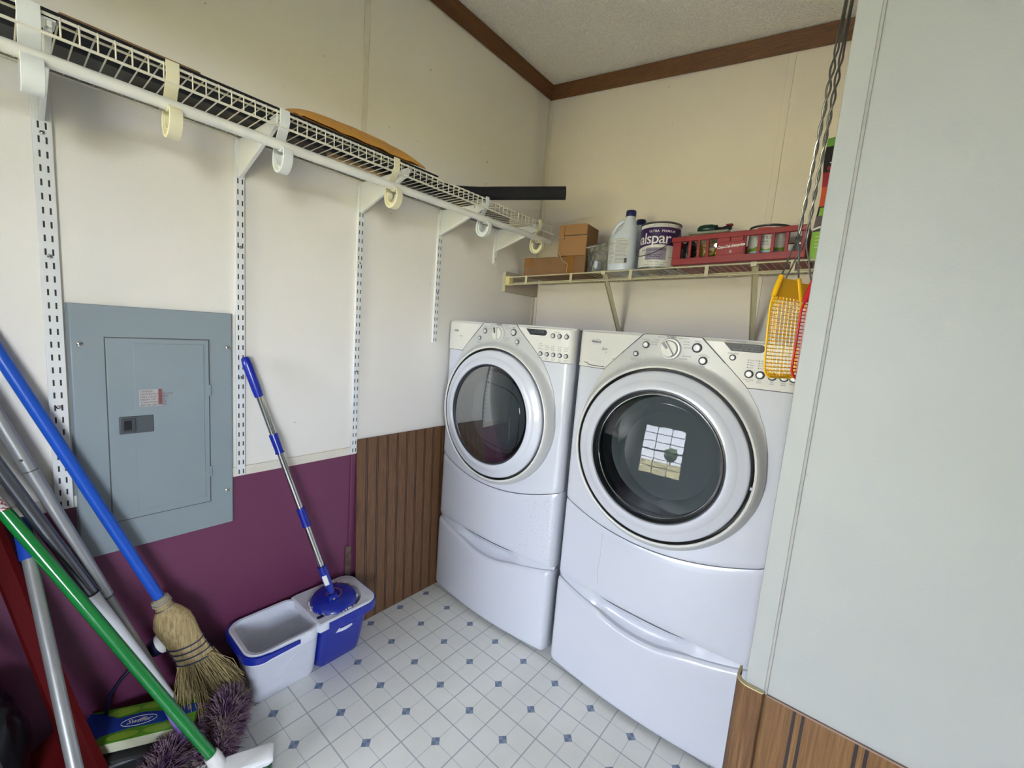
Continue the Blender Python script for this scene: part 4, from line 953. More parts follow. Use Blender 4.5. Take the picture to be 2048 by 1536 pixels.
# quart tin with a landscape label
cx2, cy2, r2 = -.330, 1.862, .066; z2 = zb(cx2)+.0135
t = thing('paint_can', 'paint can with green and blue landscape label inside the red crate', 'paint can', (cx2, cy2, z2))
MB().lathe([(r2, z2), (r2+.001, z2+.003), (r2-.001, z2+.005), (r2-.001, z2+.125), (r2+.002, z2+.127), (r2+.002, z2+.131), (r2-.003, z2+.132), (r2-.005, z2+.128), (.0001, z2+.128)], (cx2, cy2, 0), 'z', 56, (True, False)).build('can_body', M_tin, t)
cf2 = cyl(cx2, cy2, r2)
def band2(nm, s0, s1, q0, q1, mm, o_, wav=0):
    return MB().rings([[cf2(lerp(s0, s1, i/40), q0, o_) for i in range(41)], [cf2(lerp(s0, s1, i/40), q1+wav*noise.noise(V((i*.16, q1*50, 0))), o_) for i in range(41)]], False).build(nm, mm, t)
band2('white_label', -.16, .16, z2+.006, z2+.123, M_label, .0004)
band2('lake_print', -.10, .10, z2+.018, z2+.040, mat('lake_blue_print', rgb(150, 190, 214), .5, var=.1), .0007, .006)
band2('hill_print', -.10, .10, z2+.038, z2+.048, mat('hill_green_print', rgb(128, 160, 62), .5, var=.3, vscale=50), .0009, .014)
band2('shore_print', -.10, .03, z2+.022, z2+.028, mat('shore_green_print', rgb(64, 110, 70), .5, var=.3, vscale=50), .0010, .008)
band2('orange_tab', -.030, .016, z2+.108, z2+.121, M_orange, .0009)
m = MB()
for w_, z_, sz in (('U L T R A', .082, .0125), ('INTERIOR', .069, .007), ('semi-gloss enamel', .060, .0048)): m.text(w_, sz, lambda a, b_, c_: cf2(a-.004, z2+z_+b_, .0011), 'CENTER', bold=.0002)
m.build('label_print', mat('blue_grey_print', rgb(110, 130, 138), .5), t, smooth=False)
tag(MB().box((-.262, 1.835, zb(-.25)+.0135), (-.240, 1.90, zb(-.25)+.075)).build('white_carton', M_label, bevel=.002), 'small white carton between the landscape can and black box', 'box')
t = thing('black_box', 'black box standing at the right end of the crate', 'box', (-.22, 1.84, zb(-.22)+.0145))
MB().box((-.236, 1.80, zb(-.22)+.0145), (-.2125, 1.90, zb(-.22)+.092)).build('carton', M_black, t, bevel=.003)
MB().lathe([(.0032, 1.7995), (.0001, 1.7985)], (-.221, 0, zb(-.22)+.068), n=12).build('white_dot', M_whitetext, t)
# tall printed bag at the end of the shelf
bz0 = zb(-.12)+.005
t = thing('tall_bag', 'tall black, red and lime printed bag at the right shelf end', 'bag', (-.13, 1.80, bz0))
def tb_(x, z, y=0): return (-.186+x*.115-.004*sin(z*9), 1.786+.010*abs(x-.5)*2+y-.006*sin(z*pi), bz0+z*.395)
def tbs(nm, x0, x1, z0_, z1_, mm, o_=0, sk=0): 
    m = MB(); m.sheet(lambda u_, v_: tb_(lerp(x0, x1, u_), lerp(z0_, z1_, v_)+sk*u_, -o_), 10, 16, (0, .0006 if o_ else .05, 0)); return m.build(nm, mm, t)
tbs('bag_body', 0, 1, 0, 1, mat('bag_black_print', rgb(26, 24, 26), .35))
tbs('lime_base', 0, .99, .005, .235, M_limep, .0012); tbs('grey_panel', 0, .99, .25, .36, mat('bag_grey_print', rgb(90, 80, 82), .4), .0012, .05)
tbs('orange_flames', 0, .99, .44, .60, M_orange, .0012); tbs('crimson_flames', 0, .99, .60, .72, M_redp, .0012); tbs('green_top', 0, .99, .93, 1, mat('bag_green_print', rgb(92, 150, 60), .4), .0012)
tbs('lime_patch', .05, .6, .365, .43, M_limep, .0014); tbs('white_slash', 0, .9, .245, .262, M_whitetext, .0018, .09)
m = MB()
for k in range(4): m.rings([[tb_(.10+.05*i, .10+.03*k+(.006 if j else 0), -.0022) for i in range(10)] for j in (0, 1)], False)
m.build('lime_lettering', mat('pale_lime_print', rgb(196, 220, 120), .5), t, smooth=False)
m = MB(); m.text('K', .022, lambda a, b_, c_: tb_(.24+a/.115, .84+b_/.395, -.0025), 'CENTER', shear=.3); m.rings([[tb_(.15+.03*i, .79+.008*j, -.0025) for i in range(6)] for j in (0, 1)], False)
m.build('bag_lettering', M_whitetext, t, smooth=False)
tbs('red_emblem', .10, .45, .735, .765, M_redp, .0016)

# ------------------------------------------------------------------ fly swatters hanging behind the wing wall edge
def swatter(px, py, yaw, mm, label, wires, W_=.052, zt=1.452, L_=.192, curl=0.0):
    t = thing('fly_swatter', label, 'fly swatter', (px, py, zt), 'fly swatters hanging by the wing wall')
    ca, sa = cos(yaw), sin(yaw)
    def q(a, b, c_=0):   # a across, b down, c out of the sheet
        bend = curl*(b/L_)**2; ex = c_+bend; return (px+a*ca-ex*sa, py+a*sa+ex*ca, zt-b)
    def half(b): return W_*(.62+.38*min(1, b/.05)) if b < L_-.018 else W_*sqrt(max(.05, 1-((b-(L_-.018))/.018)**2*.55))
    fr = MB(); th = .0016
    for s_ in (-1, 1): fr.tube([q(s_*half(b), b) for b in [L_*k/24 for k in range(25)]], .0021, 6)
    fr.tube([q(a*half(L_), L_-.001) for a in [-1+.2*k for k in range(11)]], .0024, 6)
    fr.build('frame', mm, t)
    g = MB(); NX, NY = 8, 21
    for i in range(1, NX):
        fr_ = -1+2*i/NX; g.tube([q(fr_*half(b), b) for b in [.034+(L_-.036)*k/20 for k in range(21)]], .0011, 4)
    for j in range(NY+1):
        b = .034+(L_-.040)*j/NY; g.tube([q(a*half(b), b) for a in (-1, -.5, 0, .5, 1)], .0011, 4)
    g.build('mesh', mm, t)
    m = MB(); m.sheet(lambda u_, v_: q(lerp(-half(v_*.036), half(v_*.036), u_), v_*.036, -.001), 8, 8, (-.002*sa, .002*ca, 0)); m.build('collar_sheet', mm, t)
    for s_ in (-1, 1):
        m = MB(); m.tube([q(s_*(half(.0)-.003), -.004), q(s_*(half(.02)-.002), .016), q(s_*(half(.034)), .036)], [.0048, .0052, .0050], 10); m.build('wire_sleeve', mm, t)
    # twisted two-strand wire
    top = wires
    for ph in (0, pi):
        pts = []; N_ = 90
        for k in range(N_+1):
            f = k/N_; z = zt+.006+f*(top[2]-zt); sp = max(0, 1-f/.16)
            amp = .0021+.0*f; wdt = (half(0)-.003)*sp**1.3*(1 if ph else -1)
            op = .0012*math.exp(-((f-.60)/.07)**2)
            bx = lerp(px, top[0], f); by = lerp(py, top[1], f)
            an = ph+f*2*pi*9*(1 if f < .5 else 1); am = (amp*(1-sp)+op)
            if f > .68: an = ph+.68*2*pi*9+(f-.68)*3
            pts.append((bx+wdt*ca+am*cos(an), by+wdt*sa+am*sin(an), z))
        MB().tube(pts, .0017, 6).build('wire_strand', M_wiremetal, t)
    MB().torus((top[0], top[1], top[2]+.010), .0095, .0016, 'y', 20, 6).build('hanging_loop', M_wiremetal, t)
    return t
swatter(-.128, .985, radians(64), M_yellow, 'left yellow fly swatter with its mesh turned edge-on', (-.098, .925, 2.02), W_=.046, curl=-.010)
swatter(-.121, 1.045, radians(40), M_yellow, 'right yellow fly swatter directly left of the red one', (-.094, .945, 2.02), W_=.048, curl=-.012)
swatter(-.066, .912, radians(52), M_redsw, 'red fly swatter half hidden by the wing wall edge', (-.066, .900, 1.90), W_=.040, zt=1.436, L_=.170)
tag(MB().tube([(-.060, YW+.084, 2.036), (-.075, .93, 2.034), (-.100, .955, 2.036), (-.100, .955, 2.048)], .0022, 8).build('wall_hook', M_wiremetal), 'metal hook behind the wing wall holding the fly swatters', 'hook')

# ------------------------------------------------------------------ leaning wood panel beside the dryer
m = MB(); y0_, y1_ = .916, 1.470
m.rings([[(XL+.034, y0_, .001), (XL+.034, y1_, .001), (XL+.041, y1_, .001), (XL+.041, y0_, .001)], [(XL+.006, y0_-.002, .816), (XL+.006, y1_, .816), (XL+.013, y1_, .816), (XL+.013, y0_-.002, .816)]], True, True, True)
for v in m.bm.verts: v.co.x -= .003
tag(m.build('beadboard_sheet', M_bead, smooth=False), 'grooved brown wood panel leaning on the wall beside the dryer', 'wood panel')

# ------------------------------------------------------------------ mop bucket
def rrect(x0, x1, y0, y1, r, z, n=8):
    pts = []
    for cx_, cy_, a0 in ((x1-r, y1-r, 0), (x0+r, y1-r, pi/2), (x0+r, y0+r, pi), (x1-r, y0+r, 1.5*pi)):
        for k in range(n+1): a = a0+pi/2*k/n; pts.append((cx_+r*cos(a), cy_+r*sin(a), z))
    return pts
bk = thing('mop_bucket', 'two-part mop bucket, white left half and blue right half', 'bucket', (-1.42, .67, 0))
H_ = .240; YM = .672
def bh(y0b, y1b, y0t, y1t, nm, mm, ra, rb):
    m = MB(); rs = [rrect(-1.492, -1.392, y0b+.01, y1b-.01, .02, .001), rrect(-1.497, -1.387, y0b, y1b, .028, .010)]
    for k in range(1, 7):
        f = k/6; rs.append(rrect(lerp(-1.497, -1.521, f), lerp(-1.387, -1.312, f), lerp(y0b, y0t, f), lerp(y1b, y1t, f), lerp(.028, .045, f), lerp(.01, H_-.004, f)))
    m.rings(rs, True, True, False); inn = []
    for k in range(6, 0, -1):
        f = k/6; inn.append(rrect(lerp(-1.493, -1.517, f), lerp(-1.391, -1.316, f), lerp(y0b, y0t, f)+.004, lerp(y1b, y1t, f)-.004, lerp(.025, .042, f), lerp(.014, H_-.004, f)))
    m.rings([rs[-1]]+inn, True, False, True); return m.build(nm, mm, bk)
wh = bh(.478, .690, .452, .676, 'white_tub', M_bucketw, 0, 0)
bh(.694, .868, .680, .872, 'blue_tub', M_bluepl, 0, 0)
# white rim and deck with the wringer opening
m = MB()
def rimring(z, g): return rrect(-1.528-g*.5, -1.306+g, .440-g, .886+g, .055, z, 10)
def rimin(z, g): return rrect(-1.517+g, -1.318-g, .452+g, .664-g*.3, .042, z, 10)
hh = MB(); o1, o2 = rrect(-1.529, -1.304, .438, .672, .050, H_-.030, 10), rrect(-1.529, -1.304, .438, .672, .050, H_+.002, 10)
o3 = rrect(-1.524, -1.309, .443, .667, .046, H_+.006, 10); i1 = rrect(-1.516, -1.320, .453, .662, .040, H_+.004, 10); i2 = rrect(-1.515, -1.321, .454, .661, .040, H_-.03, 10)
hh.rings([o1, o2, o3, i1, i2]); hh.build('white_rim', M_bucketw, bk)
d = MB(); cx_, cy_ = -1.412, .768; ou = []; inn = []
N_ = 72
def rr_pt(a):
    x0, x1, y0, y1, r = -1.529, -1.304, .655, .892, .05; c_, s_ = cos(a), sin(a); lo, hi = 0, .4
    for _ in range(30):
        mm_ = (lo+hi)/2; x, y = cx_+c_*mm_, cy_+s_*mm_
        qx = max(x0+r*(1 if y > .75 else .15)-x, x-(x1-r*(1 if y > .75 else .15)), 0); qy = max((y0)-y, y-(y1-r), 0); ins = x0 <= x <= x1 and y0 <= y <= y1 and (y < .75 or qx*qx+qy*qy <= r*r)
        if ins: lo = mm_
        else: hi = mm_
    return lo
A_ = [2*pi*k/N_ for k in range(N_)]
R1 = [rr_pt(a) for a in A_]
d.rings([[(cx_+r*cos(a), cy_+r*sin(a), H_-.022) for a, r in zip(A_, R1)], [(cx_+r*cos(a), cy_+r*sin(a), H_+.004) for a, r in zip(A_, R1)], [(cx_+(r-.006)*cos(a), cy_+(r-.006)*sin(a), H_+.008) for a, r in zip(A_, R1)],
         [(cx_+.094*cos(a), cy_+.094*sin(a), H_+.006) for a in A_], [(cx_+.088*cos(a), cy_+.088*sin(a), H_-.004) for a in A_], [(cx_+.082*cos(a), cy_+.082*sin(a), H_-.08) for a in A_], [(cx_+.02*cos(a), cy_+.02*sin(a), H_-.09) for a in A_]])
d.build('wringer_deck', M_bucketw, bk)
# blue handle band round the white rim and the blue rim of the right half
band_ = MB(); tp, bt = [], []
pts = []
for p in rrect(-1.531, -1.302, .436, .700, .052, 0, 10):
    pts.append(p)
seq = [(-1.300, .600)]+[(x, y) for x, y, z in pts[33:44]]+[(x, y) for x, y, z in pts[22:33]][::-1]+[(-1.531, .60)]
front = [(-1.3015, .590), (-1.3015, .50)]; arc1 = [(-1.302-.052+.052*cos(a), .436+.052+.052*sin(a)) for a in [-pi/2*k/8 for k in range(9)]]
arc2 = [(-1.531+.052+.052*cos(a), .436+.052+.052*sin(a)) for a in [-pi/2-pi/2*k/8 for k in range(9)]]
path = front+arc1+arc2+[(-1.5312, .56)]
rs = []
for i, (x, y) in enumerate(path):
    w = .0135*min(1, .45+i*.3) if i < 3 else .0135
    nx, ny = x+1.415, y-.60; l = sqrt(nx*nx+ny*ny); nx, ny = nx/l, ny/l
    rs.append([(x-nx*.001, y-ny*.001, H_-.010-w), (x+nx*.006, y+ny*.006, H_-.010-w*.8), (x+nx*.006, y+ny*.006, H_-.010+w*.8), (x-nx*.001, y-ny*.001, H_-.010+w)])
band_.rings(rs, True, True, True); band_.build('blue_handle', M_bluepl, bk)
br = MB(); o = [(cx_+(r+.003)*cos(a), cy_+(r+.003)*sin(a)) for a, r in zip(A_, R1)]; sel = [k for k in range(N_) if o[k][1] > .690]
sel.sort(key=lambda k: (A_[k]+pi/2) % (2*pi))
br.rings([[(o[k][0], o[k][1], H_-.034), (o[k][0]+.003*cos(A_[k]), o[k][1]+.003*sin(A_[k]), H_-.030), (o[k][0]+.002*cos(A_[k]), o[k][1]+.002*sin(A_[k]), H_+.001), (o[k][0]-.004*cos(A_[k]), o[k][1]-.004*sin(A_[k]), H_+.001)] for k in sel], True, True, True); br.build('blue_rim', M_bluepl, bk)
MB().box((-1.318, .738, H_-.050), (-1.310, .800, H_-.042)).build('side_catch', M_bluepl, bk)
MB().box((-1.352, .668, H_+.0075), (-1.338, .692, H_+.0095)).build('drain_slot', mat('slot_navy', rgb(30, 36, 76), .5), bk, bevel=.001)
arc = [(.530, .045), (.538, .080), (.552, .115), (.572, .145), (.597, .158), (.620, .150), (.638, .128), (.650, .100)]
MB().tube([(-1.3868+(z-.01)/.226*.0745, y, z) for y, z in arc], .0010, 6).build('moulded_arc', M_bucketw, wh)
MB().tube([(-1.4935-(z-.01)/.226*.0235, y, z) for y, z in arc], .0010, 6).build('moulded_arc', M_bucketw, wh)
# basket rim and mop
mp = thing('spin_mop', 'spin mop with steel pole and blue disc standing in the bucket', 'mop', (-1.40, .75, .25))
A = V((-1.512, .497, 1.159)); B = V((-1.375, .738, .290)); ax = (B-A).normalized()
def seg(t0, t1, r, nm, mm, n=18, bev=0): return MB().tube([lerp(A, B, t0), lerp(A, B, t1)], r, n).build(nm, mm, mp, bevel=bev)
seg(.14, .93, .0100, 'steel_pole', M_chrome)
MB().tube([lerp(A, B, t_) for t_ in (0, .006, .03, .12, .147)], [.008, .0125, .0150, .0145, .0130], 18).build('grip', M_bluepl, mp)
m = MB(); 
for t0, t1 in ((.292, .368), (.599, .678)): MB().tube([lerp(A, B, t0), lerp(A, B, t0+.004), lerp(A, B, t1-.01), lerp(A, B, t1)], [.0130, .0140, .0128, .0150], 18).build('joint_collar', M_bluepl, mp)
ff = MB().tube([lerp(A, B, .861), lerp(A, B, .90), lerp(A, B, .945), lerp(A, B, .985)], [.0150, .0165, .0135, .0120], 18).build('foot_sleeve', M_bluepl, mp)
q = lerp(A, B, .918); sd = V((.8, -.55, .2)); sd = (sd-ax*sd.dot(ax)).normalized(); wd = ax.cross(sd)
m = MB(); m.prism([q+sd*.012+ax*.020+wd*.008, q+sd*.012+ax*.020-wd*.008, q+sd*.012-ax*.020-wd*.008, q+sd*.012-ax*.020+wd*.008], sd*.006); m.build('lock_clip', M_whitetext, ff, bevel=.002)
dc = V((-1.398, .757, .262)); nz = V((.10, -.04, 1)).normalized(); xx = nz.orthogonal().normalized(); yy = nz.cross(xx)
def dl(prof, nm, mm, n=56):
    m = MB(); m.rings([[dc+xx*(r*cos(2*pi*k/n))+yy*(r*sin(2*pi*k/n))+nz*h for k in range(n)] for r, h in prof], True, False, True); return m.build(nm, mm, mp)
dl([(.079, -.014), (.083, -.010), (.082, -.004), (.074, .005), (.055, .013), (.034, .018), (.028, .018)], 'mop_disc', M_bluepl)
dl([(.030, .016), (.029, .0195), (.022, .0195), (.020, .0150), (.002, .0140)], 'chrome_collar', M_chrome)
MB().tube([B-V((0, .016, .008)), B+V((0, .016, -.008))], .013, 16).build('swivel_joint', M_bluepl, mp, bevel=.002)
MB().tube([B+V((.010, 0, -.008)), B+V((.0155, -.001, -.008))], .0045, 12).build('pivot_pin', M_chrome, mp)
fb = MB(); rnd = random.Random(9)
for k in range(150):
    a = rnd.uniform(0, 2*pi); r = rnd.uniform(.070, .080); p0 = dc+xx*r*cos(a)+yy*r*sin(a)-nz*.013
    e = dc+xx*(r+.006)*cos(a+.1)+yy*(r+.006)*sin(a+.1)+nz*rnd.uniform(-.010, .001)
    p2 = dc+xx*(r+rnd.uniform(-.01, .006))*cos(a+.25)+yy*(r)*sin(a+.25)-nz*.04
    fb.tube([p0, e, p2], .0022, 5)
fb.build('mop_fringe', M_mopfib, mp)['kind'] = 'stuff'

# ------------------------------------------------------------------ brooms and poles leaning in the left corner
def pole(par, a, b, r, nm, mm, n=20, t0=0, t1=1): return MB().tube([lerp(V(a), V(b), t0), lerp(V(a), V(b), t1)], r, n).build(nm, mm, par)
cb_ = thing('corn_broom', 'corn broom with blue handle and navy stitching, leaning left of the bucket', 'broom', (-1.44, .42, 0))
N0 = V((-1.462, .258, .466)); T0 = V((-1.517, 0, 1.160)); ux = (N0-T0).normalized(); Tt = T0-ux*.10
MB().tube([Tt, N0+ux*.01], .0138, 20).build('handle', M_bluehandle, cb_)
hd = V((.055, .160, -.430)).normalized(); sv = V((.45, .80, .32)); sv = (sv-hd*sv.dot(hd)).normalized(); dv_ = hd.cross(sv)
def br_c(s_): return N0+hd*s_+sv*(-.006*sin(s_*8))
prof = [(0, .0165, .016), (.015, .0195, .0175), (.030, .0205, .018), (.040, .024, .020), (.058, .036, .027), (.085, .048, .030), (.115, .050, .027), (.150, .047, .022), (.190, .046, .018), (.225, .047, .016), (.245, .050, .015)]
m = MB(); m.rings([[br_c(s_)+sv*a*cos(2*pi*k/40)+dv_*b_*sin(2*pi*k/40)+V((0, 0, 0))+(sv*cos(2*pi*k/40)+dv_*sin(2*pi*k/40))*.0011*noise.noise(V((k*1.9, s_*9, 0))) for k in range(40)] for s_, a, b_ in prof], True, True, True)
m.build('bound_straw', M_straw, cb_)
for s_, a, b_ in ((.006, .0190, .0185), (.012, .0205, .0190), (.020, .0215, .0195)):
    m = MB(); pts = [br_c(s_)+sv*a*cos(2*pi*k/28)+dv_*b_*sin(2*pi*k/28) for k in range(29)]; m.tube(pts, .0030, 6, False); m.build('wire_wrap', mat('dull_wrap', rgb(168, 160, 140), .5), cb_)
m = MB(); pts = [br_c(.036)+sv*.0245*cos(2*pi*k/28)+dv_*.0215*sin(2*pi*k/28) for k in range(29)]; m.tube(pts, .0015, 6, False); m.build('metal_band', M_chrome, cb_)
for i, s_ in enumerate((.172, .193, .214, .236)):
    m = MB(); a, b_ = interp([(-.15, .0480), (-.19, .0472), (-.245, .0505)], -s_), interp([(-.15, .024), (-.245, .0175)], -s_)
    pts = [br_c(s_)+sv*a*cos(2*pi*k/32)+dv_*b_*sin(2*pi*k/32)+hd*.007*sin(2*pi*k/32+.6) for k in range(33)]; m.tube(pts, .0019, 5, False); m.build('stitching_row', M_twine, cb_)
rnd = random.Random(21); m = MB(); m2 = MB()
for k in range(820):
    a = rnd.uniform(-1, 1); b_ = rnd.uniform(-1, 1)*.014; p0 = br_c(.236)+sv*a*.048+dv_*b_
    spread = a*.050+rnd.gauss(0, .016); sw = rnd.gauss(0, .012)+(-.06*max(0, -a-.2) if rnd.random() < .4 else 0)
    L_ = rnd.uniform(.15, .245)*(1-.15*abs(a)); p3 = p0+hd*L_+sv*spread+dv_*sw
    if a < -.1 and rnd.random() < .35: p3 = p3+V((.09, -.05, 0))*rnd.uniform(.3, 1)
    p3.z = max(.004, p3.z); p3.x = min(max(p3.x, XL+.01), -1.30)
    if p3.y > .450: p3.y = .450-rnd.random()*.02
    mid = (p0+p3)/2+sv*rnd.gauss(0, .006)+dv_*rnd.gauss(0, .005); q1 = (p0*.7+mid*.3); 
    (m if rnd.random() < .65 else m2).tube([p0, q1, mid, p3], [.0011, .0010, .0009, .0005], 4)
for k in range(16):
    a = rnd.uniform(-1, .4); p0 = br_c(.24)+sv*a*.045; p3 = p0+hd*rnd.uniform(.05, .14)+sv*rnd.uniform(-.10, .02)+V((.02, 0, 0)); mid = (p0+p3)/2+hd*.03+sv*.01
    m.tube([p0, mid, p3], [.0010, .0008, .0005], 4)
m.build('loose_straw', M_straw, cb_)['kind'] = 'stuff'; m2.build('loose_straw', M_strawd, cb_)['kind'] = 'stuff'
def ext(a, b, t): return V(a)+(V(b)-V(a))*t
# silver telescopic pole
A = (-1.505, -.010, 1.018); B = (-1.455, .262, .178); t = thing('mop_pole', 'light silver telescopic pole just left of the corn broom', 'pole', B, 'tool handles in the left corner')
tj = .60
MB().tube([ext(A, B, -.25), ext(A, B, tj)], .0135, 20).build('upper_tube', M_alu, t); MB().tube([ext(A, B, tj-.01), ext(A, B, 1.04)], .0112, 20).build('lower_tube', mat('matte_grey_tube', rgb(144, 142, 140), .45), t)
MB().tube([ext(A, B, tj-.002), ext(A, B, tj+.004)], .0140, 20).build('joint_ring', M_darkring, t)
u_ = (V(B)-V(A)).normalized(); sd = V((1, -.4, .2)); sd = (sd-u_*sd.dot(u_)).normalized()
for tt, rr in ((tj-.03, .0130), (.12, .0130), (.97, .0108)): p = ext(A, B, tt)+sd*rr; MB().tube([p, p+sd*.0018], .0035, 10).build('rivet', M_chrome, t)
MB().tube([ext(A, B, .155), ext(A, B, .158)], .0138, 20).build('joint_ring', M_darkring, t)
# dark silver pole with white lower half
A = (-1.478, -.022, .925); B = (-1.440, .228, .268); t = thing('mop_pole', 'dark silver pole with white lower half behind the green handle', 'pole', B, 'tool handles in the left corner'); tj = .575
MB().tube([ext(A, B, -.25), ext(A, B, tj)], .0140, 20).build('upper_tube', M_darkalu, t); MB().tube([ext(A, B, tj-.01), ext(A, B, 1.20)], .0118, 20).build('white_tube', M_whitepole, t)
MB().tube([ext(A, B, tj-.002), ext(A, B, tj+.006)], .0145, 20).build('black_collar', M_black, t)
# green broom
A = V((-1.490, -.024, .826)); B = V((-1.195, .324, .078)); t = thing('scrub_broom', 'white-headed scrub broom with green handle and green bristles', 'broom', (B.x, B.y, 0))
MB().tube([ext(A, B, -.10), ext(A, B, .985)], .0136, 24).build('handle', M_green, t)
lb_ = MB().tube([ext(A, B, -.11), ext(A, B, .03)], .0139, 24, False).build('handle_label', M_label, t)
m = MB(); u_ = (B-A).normalized(); w_ = V((.75, .2, .6)); w_ = (w_-u_*w_.dot(u_)).normalized(); h_ = u_.cross(w_)
m.text('LIBMAN', .017, lambda a, b_, c_: tuple(ext(A, B, .000)+u_*a+(w_*cos(b_/.0142)+h_*sin(b_/.0142))*.0143), 'CENTER', bold=.0005); m.build('label_lettering', M_redpl, lb_, smooth=False)
MB().tube([ext(A, B, .965), ext(A, B, .985), B+V((.006, .004, -.020)), B+V((.012, .006, -.042))], [.0175, .0185, .020, .024], 24).build('socket', M_whitetext, t)
hb = V((-1.186, .318, .060)); dl_ = V((.42, .90, .05)).normalized(); dw = V((.90, -.42, -.18)).normalized(); dn = dl_.cross(dw)*-1
if dn.z < 0: dn = -dn
m = MB(); rs = []
for s_, w_, h_ in ((-.135, .018, .006), (-.128, .024, .010), (-.05, .028, .013), (.05, .028, .013), (.125, .026, .011), (.137, .022, .007)):
    rs.append([hb+dl_*s_+dw*(w_*cx__)+dn*(h_*cz__) for cx__, cz__ in ((-1, -1), (1, -1), (1, .55), (.75, 1), (-.75, 1), (-1, .55))])
m.rings(rs, True, True, True); m.build('brush_block', M_whitetext, t, bevel=.003, seg=3)
m = MB(); rnd = random.Random(4)
for i in range(20):
    for j in range(5):
        p = hb+dl_*(-.122+.0128*i)+dw*(-.018+.0095*j)-dn*.008
        for k in range(7):
            e = p+V((0, 0, -1))*.050+dw*((j-2)*.011+.006*rnd.gauss(0, 1)+.030)+dl_*(.004*rnd.gauss(0, 1)+(i-10)*.0006); e.z = max(.002, e.z)
            m.tube([p, e], [.0010, .0007], 3)
m.build('bristles', M_bristleg, t)['kind'] = 'stuff'
# grey pole with a blue grip
A = V((-1.512, -.002, .800)); B = V((-1.180, .059, .300)); 
A = V((-1.500, .012, .760)); Bf = ext(A, B, 1.58); t = thing('mop_pole', 'grey pole with rounded blue grip nearest the camera', 'pole', Bf, 'tool handles in the left corner')
MB().tube([ext(A, B, .10), Bf], .0125, 20).build('tube', M_alu, t)
MB().tube([ext(A, B, -.02), ext(A, B, 0), ext(A, B, .04), ext(A, B, .16), ext(A, B, .165)], [.006, .0125, .0155, .0160, .013], 20).build('blue_grip', M_bluegrip, t)
# another grey pole at the picture edge
A = V((-1.47, -.115, .62)); B = V((-1.262, -.052, .33)); t = thing('mop_pole', 'dull grey pole cut off by the left picture edge', 'pole', ext(A, B, 2.1), 'tool handles in the left corner')
MB().tube([ext(A, B, -.3), ext(A, B, 2.12)], .0115, 20).build('tube', M_darkalu, t)
# red dustpan stick / shovel
t = thing('snow_shovel', 'dark red plastic shovel leaning behind the grey poles', 'shovel', (-1.36, .07, 0))
A = V((-1.507, -.035, .745)); B = V((-1.385, .082, .150)); u_ = (B-A).normalized(); w_ = V((.25, .95, .1)); w_ = (w_-u_*w_.dot(u_)).normalized(); n_ = u_.cross(w_)
m = MB(); m.rings([[p+w_*a*w0+n_*b_ for a, b_ in ((-1, -.004), (-.6, .006), (.6, .006), (1, -.004), (.6, -.009), (-.6, -.009))] for p, w0 in ((ext(A, B, -.3), .020), (ext(A, B, .3), .022), (ext(A, B, .8), .026), (ext(A, B, 1.12), .034))], True, True, True)
m.build('shaft', M_redtool, t)
m = MB(); m.sheet(lambda a, b_: (lerp(-1.50, -1.24, a), lerp(-.19, .06, b_), .012+.135*abs(2*b_-1)**2.2*.5+.10*(1-a)**2), 16, 16, (0, 0, .006)); m.build('blade', M_redtool, t)
# black bag, dark board, box, round navy knob
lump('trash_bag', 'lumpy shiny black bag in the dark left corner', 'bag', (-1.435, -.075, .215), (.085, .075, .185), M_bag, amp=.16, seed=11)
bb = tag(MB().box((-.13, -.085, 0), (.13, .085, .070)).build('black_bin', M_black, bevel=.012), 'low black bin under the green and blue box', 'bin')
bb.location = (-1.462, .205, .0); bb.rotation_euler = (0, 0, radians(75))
t = thing('cloth_box', 'green and blue box of floor cloths lying on the dark board', 'box', (-1.43, .205, .100)); t.rotation_euler = (radians(1), radians(3), radians(65.2)); ORG[t.name] = V((0, 0, 0))
MB().box((-.130, -.058, 0), (.130, .058, .030)).build('carton', M_boxcream, t, bevel=.002)
MB().box((-.1302, -.0582, .0295), (.1302, .0582, .0310)).build('green_lid', M_boxgreen, t, bevel=.0005)
def poly(nm, pts, z, mm): m = MB(); m.prism([(x, y, z) for x, y in pts], (0, 0, .0004)); return m.build(nm, mm, t, smooth=False)
poly('blue_print', [(-.130, -.056), (-.096, -.056), (-.080, -.030), (-.02, -.022), (.05, -.026), (.13, -.014), (.13, .018), (.05, .012), (0, .024), (-.06, .020), (-.09, .046), (-.130, .056)], .0311, M_boxblue)
for cx_, cy_, a, b_ in ((-.05, .040, .036, .012), (.02, .042, .030, .010), (.08, .038, .034, .012), (-.03, -.042, .034, .011), (.05, -.042, .036, .011)):
    poly('lime_swirl', [(cx_+a*cos(k*pi/8), cy_+b_*sin(k*pi/8)) for k in range(16)], .0313, M_boxlime)
m = MB(); m.text('Swiffer', .020, lambda a, b_, c_: (a-.005, b_-.003, .0321), 'CENTER', shear=.3, bold=.0004)
pts = [( -.005+.040*cos(k*pi/14)*(1 if k < 28 else 1), -.003+.015*sin(k*pi/14), .0320) for k in range(29)]; m.tube(pts, .0007, 4); m.build('brand_lettering', M_whitetext, t, smooth=False)
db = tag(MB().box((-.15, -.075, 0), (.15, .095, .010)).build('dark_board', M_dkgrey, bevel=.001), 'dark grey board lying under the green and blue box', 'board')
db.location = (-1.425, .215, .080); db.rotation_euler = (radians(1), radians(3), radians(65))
t = thing('round_knob', 'navy round knob with a white band beside the corn broom', 'knob', (-1.50, .262, .29))
kc = V((-1.500, .262, .291)); kd = V((.25, .70, .42)).normalized(); o_ = kd.orthogonal().normalized(); p_ = kd.cross(o_)
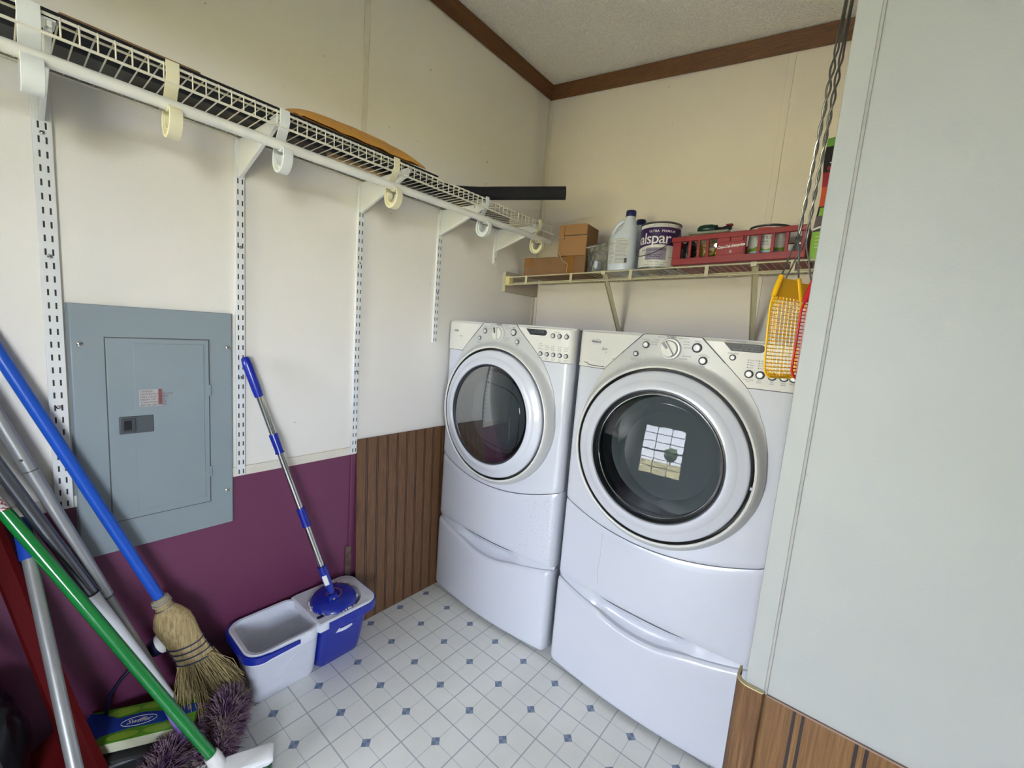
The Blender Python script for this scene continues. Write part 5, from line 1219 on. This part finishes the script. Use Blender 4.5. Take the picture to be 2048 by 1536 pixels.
def kl(prof, nm, mm): m = MB(); m.rings([[kc+kd*h+o_*r*cos(2*pi*k/28)+p_*r*sin(2*pi*k/28) for k in range(28)] for r, h in prof], True, True, True); return m.build(nm, mm, t)
kl([(.004, -.036), (.016, -.032), (.025, -.020), (.029, -.004), (.0285, .002)], 'knob_body', mat('deep_navy_plastic', rgb(16, 20, 54), .3)); kl([(.0285, .002), (.0285, .018), (.025, .022)], 'white_band', M_whitetext)
MB().tube([kc-kd*.030, (-1.502, .210, .262), (-1.505, .178, .232), (-1.508, .150, .190), (-1.508, .142, .140), (-1.505, .140, .075)], .0045, 10).build('curved_stem', mat('deep_navy_plastic', rgb(16, 20, 54), .3), t)
# fluffy duster
t = thing('fluffy_duster', 'fluffy mauve duster bent into two lobes with lavender handle', 'duster', (-1.28, .32, 0)); rnd = random.Random(33)
lobes = [[(-1.375, .398, .085), (-1.340, .392, .105), (-1.290, .372, .100), (-1.245, .340, .070), (-1.225, .305, .062)], [(-1.325, .258, .080), (-1.290, .235, .085), (-1.250, .205, .072), (-1.220, .170, .062)]]
def rad(i, f): return (.064 if i == 0 else .056)*(sin(pi*min(.98, max(.06, f*.9+.08)))**.4)
mats_ = [MB(), MB(), MB()]
for i, L_ in enumerate(lobes):
    P2 = [V(p) for p in L_]; m = MB(); m.tube(P2, [rad(i, k/(len(P2)-1))*.55 for k in range(len(P2))], 14); m.build('duster_core', M_fuzz3, t)
    for k in range(5200):
        f = rnd.random(); g = f*(len(P2)-1); j = min(int(g), len(P2)-2); c_ = P2[j].lerp(P2[j+1], g-j)
        d_ = V((rnd.gauss(0, 1), rnd.gauss(0, 1), rnd.gauss(0, 1))).normalized(); R_2 = rad(i, f)*(1+.16*noise.noise(c_*40+d_*2))
        if c_.z+d_.z*R_2 < .004: continue
        p0 = c_+d_*R_2*.45; tg = V((rnd.gauss(0, 1), rnd.gauss(0, 1), rnd.gauss(0, 1)))*.006; p1 = c_+d_*R_2*.85+tg*.5; p2_ = c_+d_*R_2*rnd.uniform(.92, 1.04)+tg
        mats_[0 if noise.noise(p2_*30) > -.05 else (1 if noise.noise(p2_*22+V((5, 5, 5))) > 0 else 2)].tube([p0, p1, p2_], [.0011, .0010, .0005], 3, False)
for m, mm in zip(mats_, (M_fuzz, M_fuzz2, M_fuzz3)): m.build('fluff', mm, t)['kind'] = 'stuff'
MB().tube([(-1.462, .252, .172), (-1.420, .256, .158), (-1.355, .266, .136), (-1.318, .272, .118)], [.004, .010, .011, .009], 16).build('lavender_handle', M_lav, t)
MB().tube([(-1.318, .272, .118), (-1.290, .274, .100)], .0075, 14).build('handle_tip', M_lav, t)
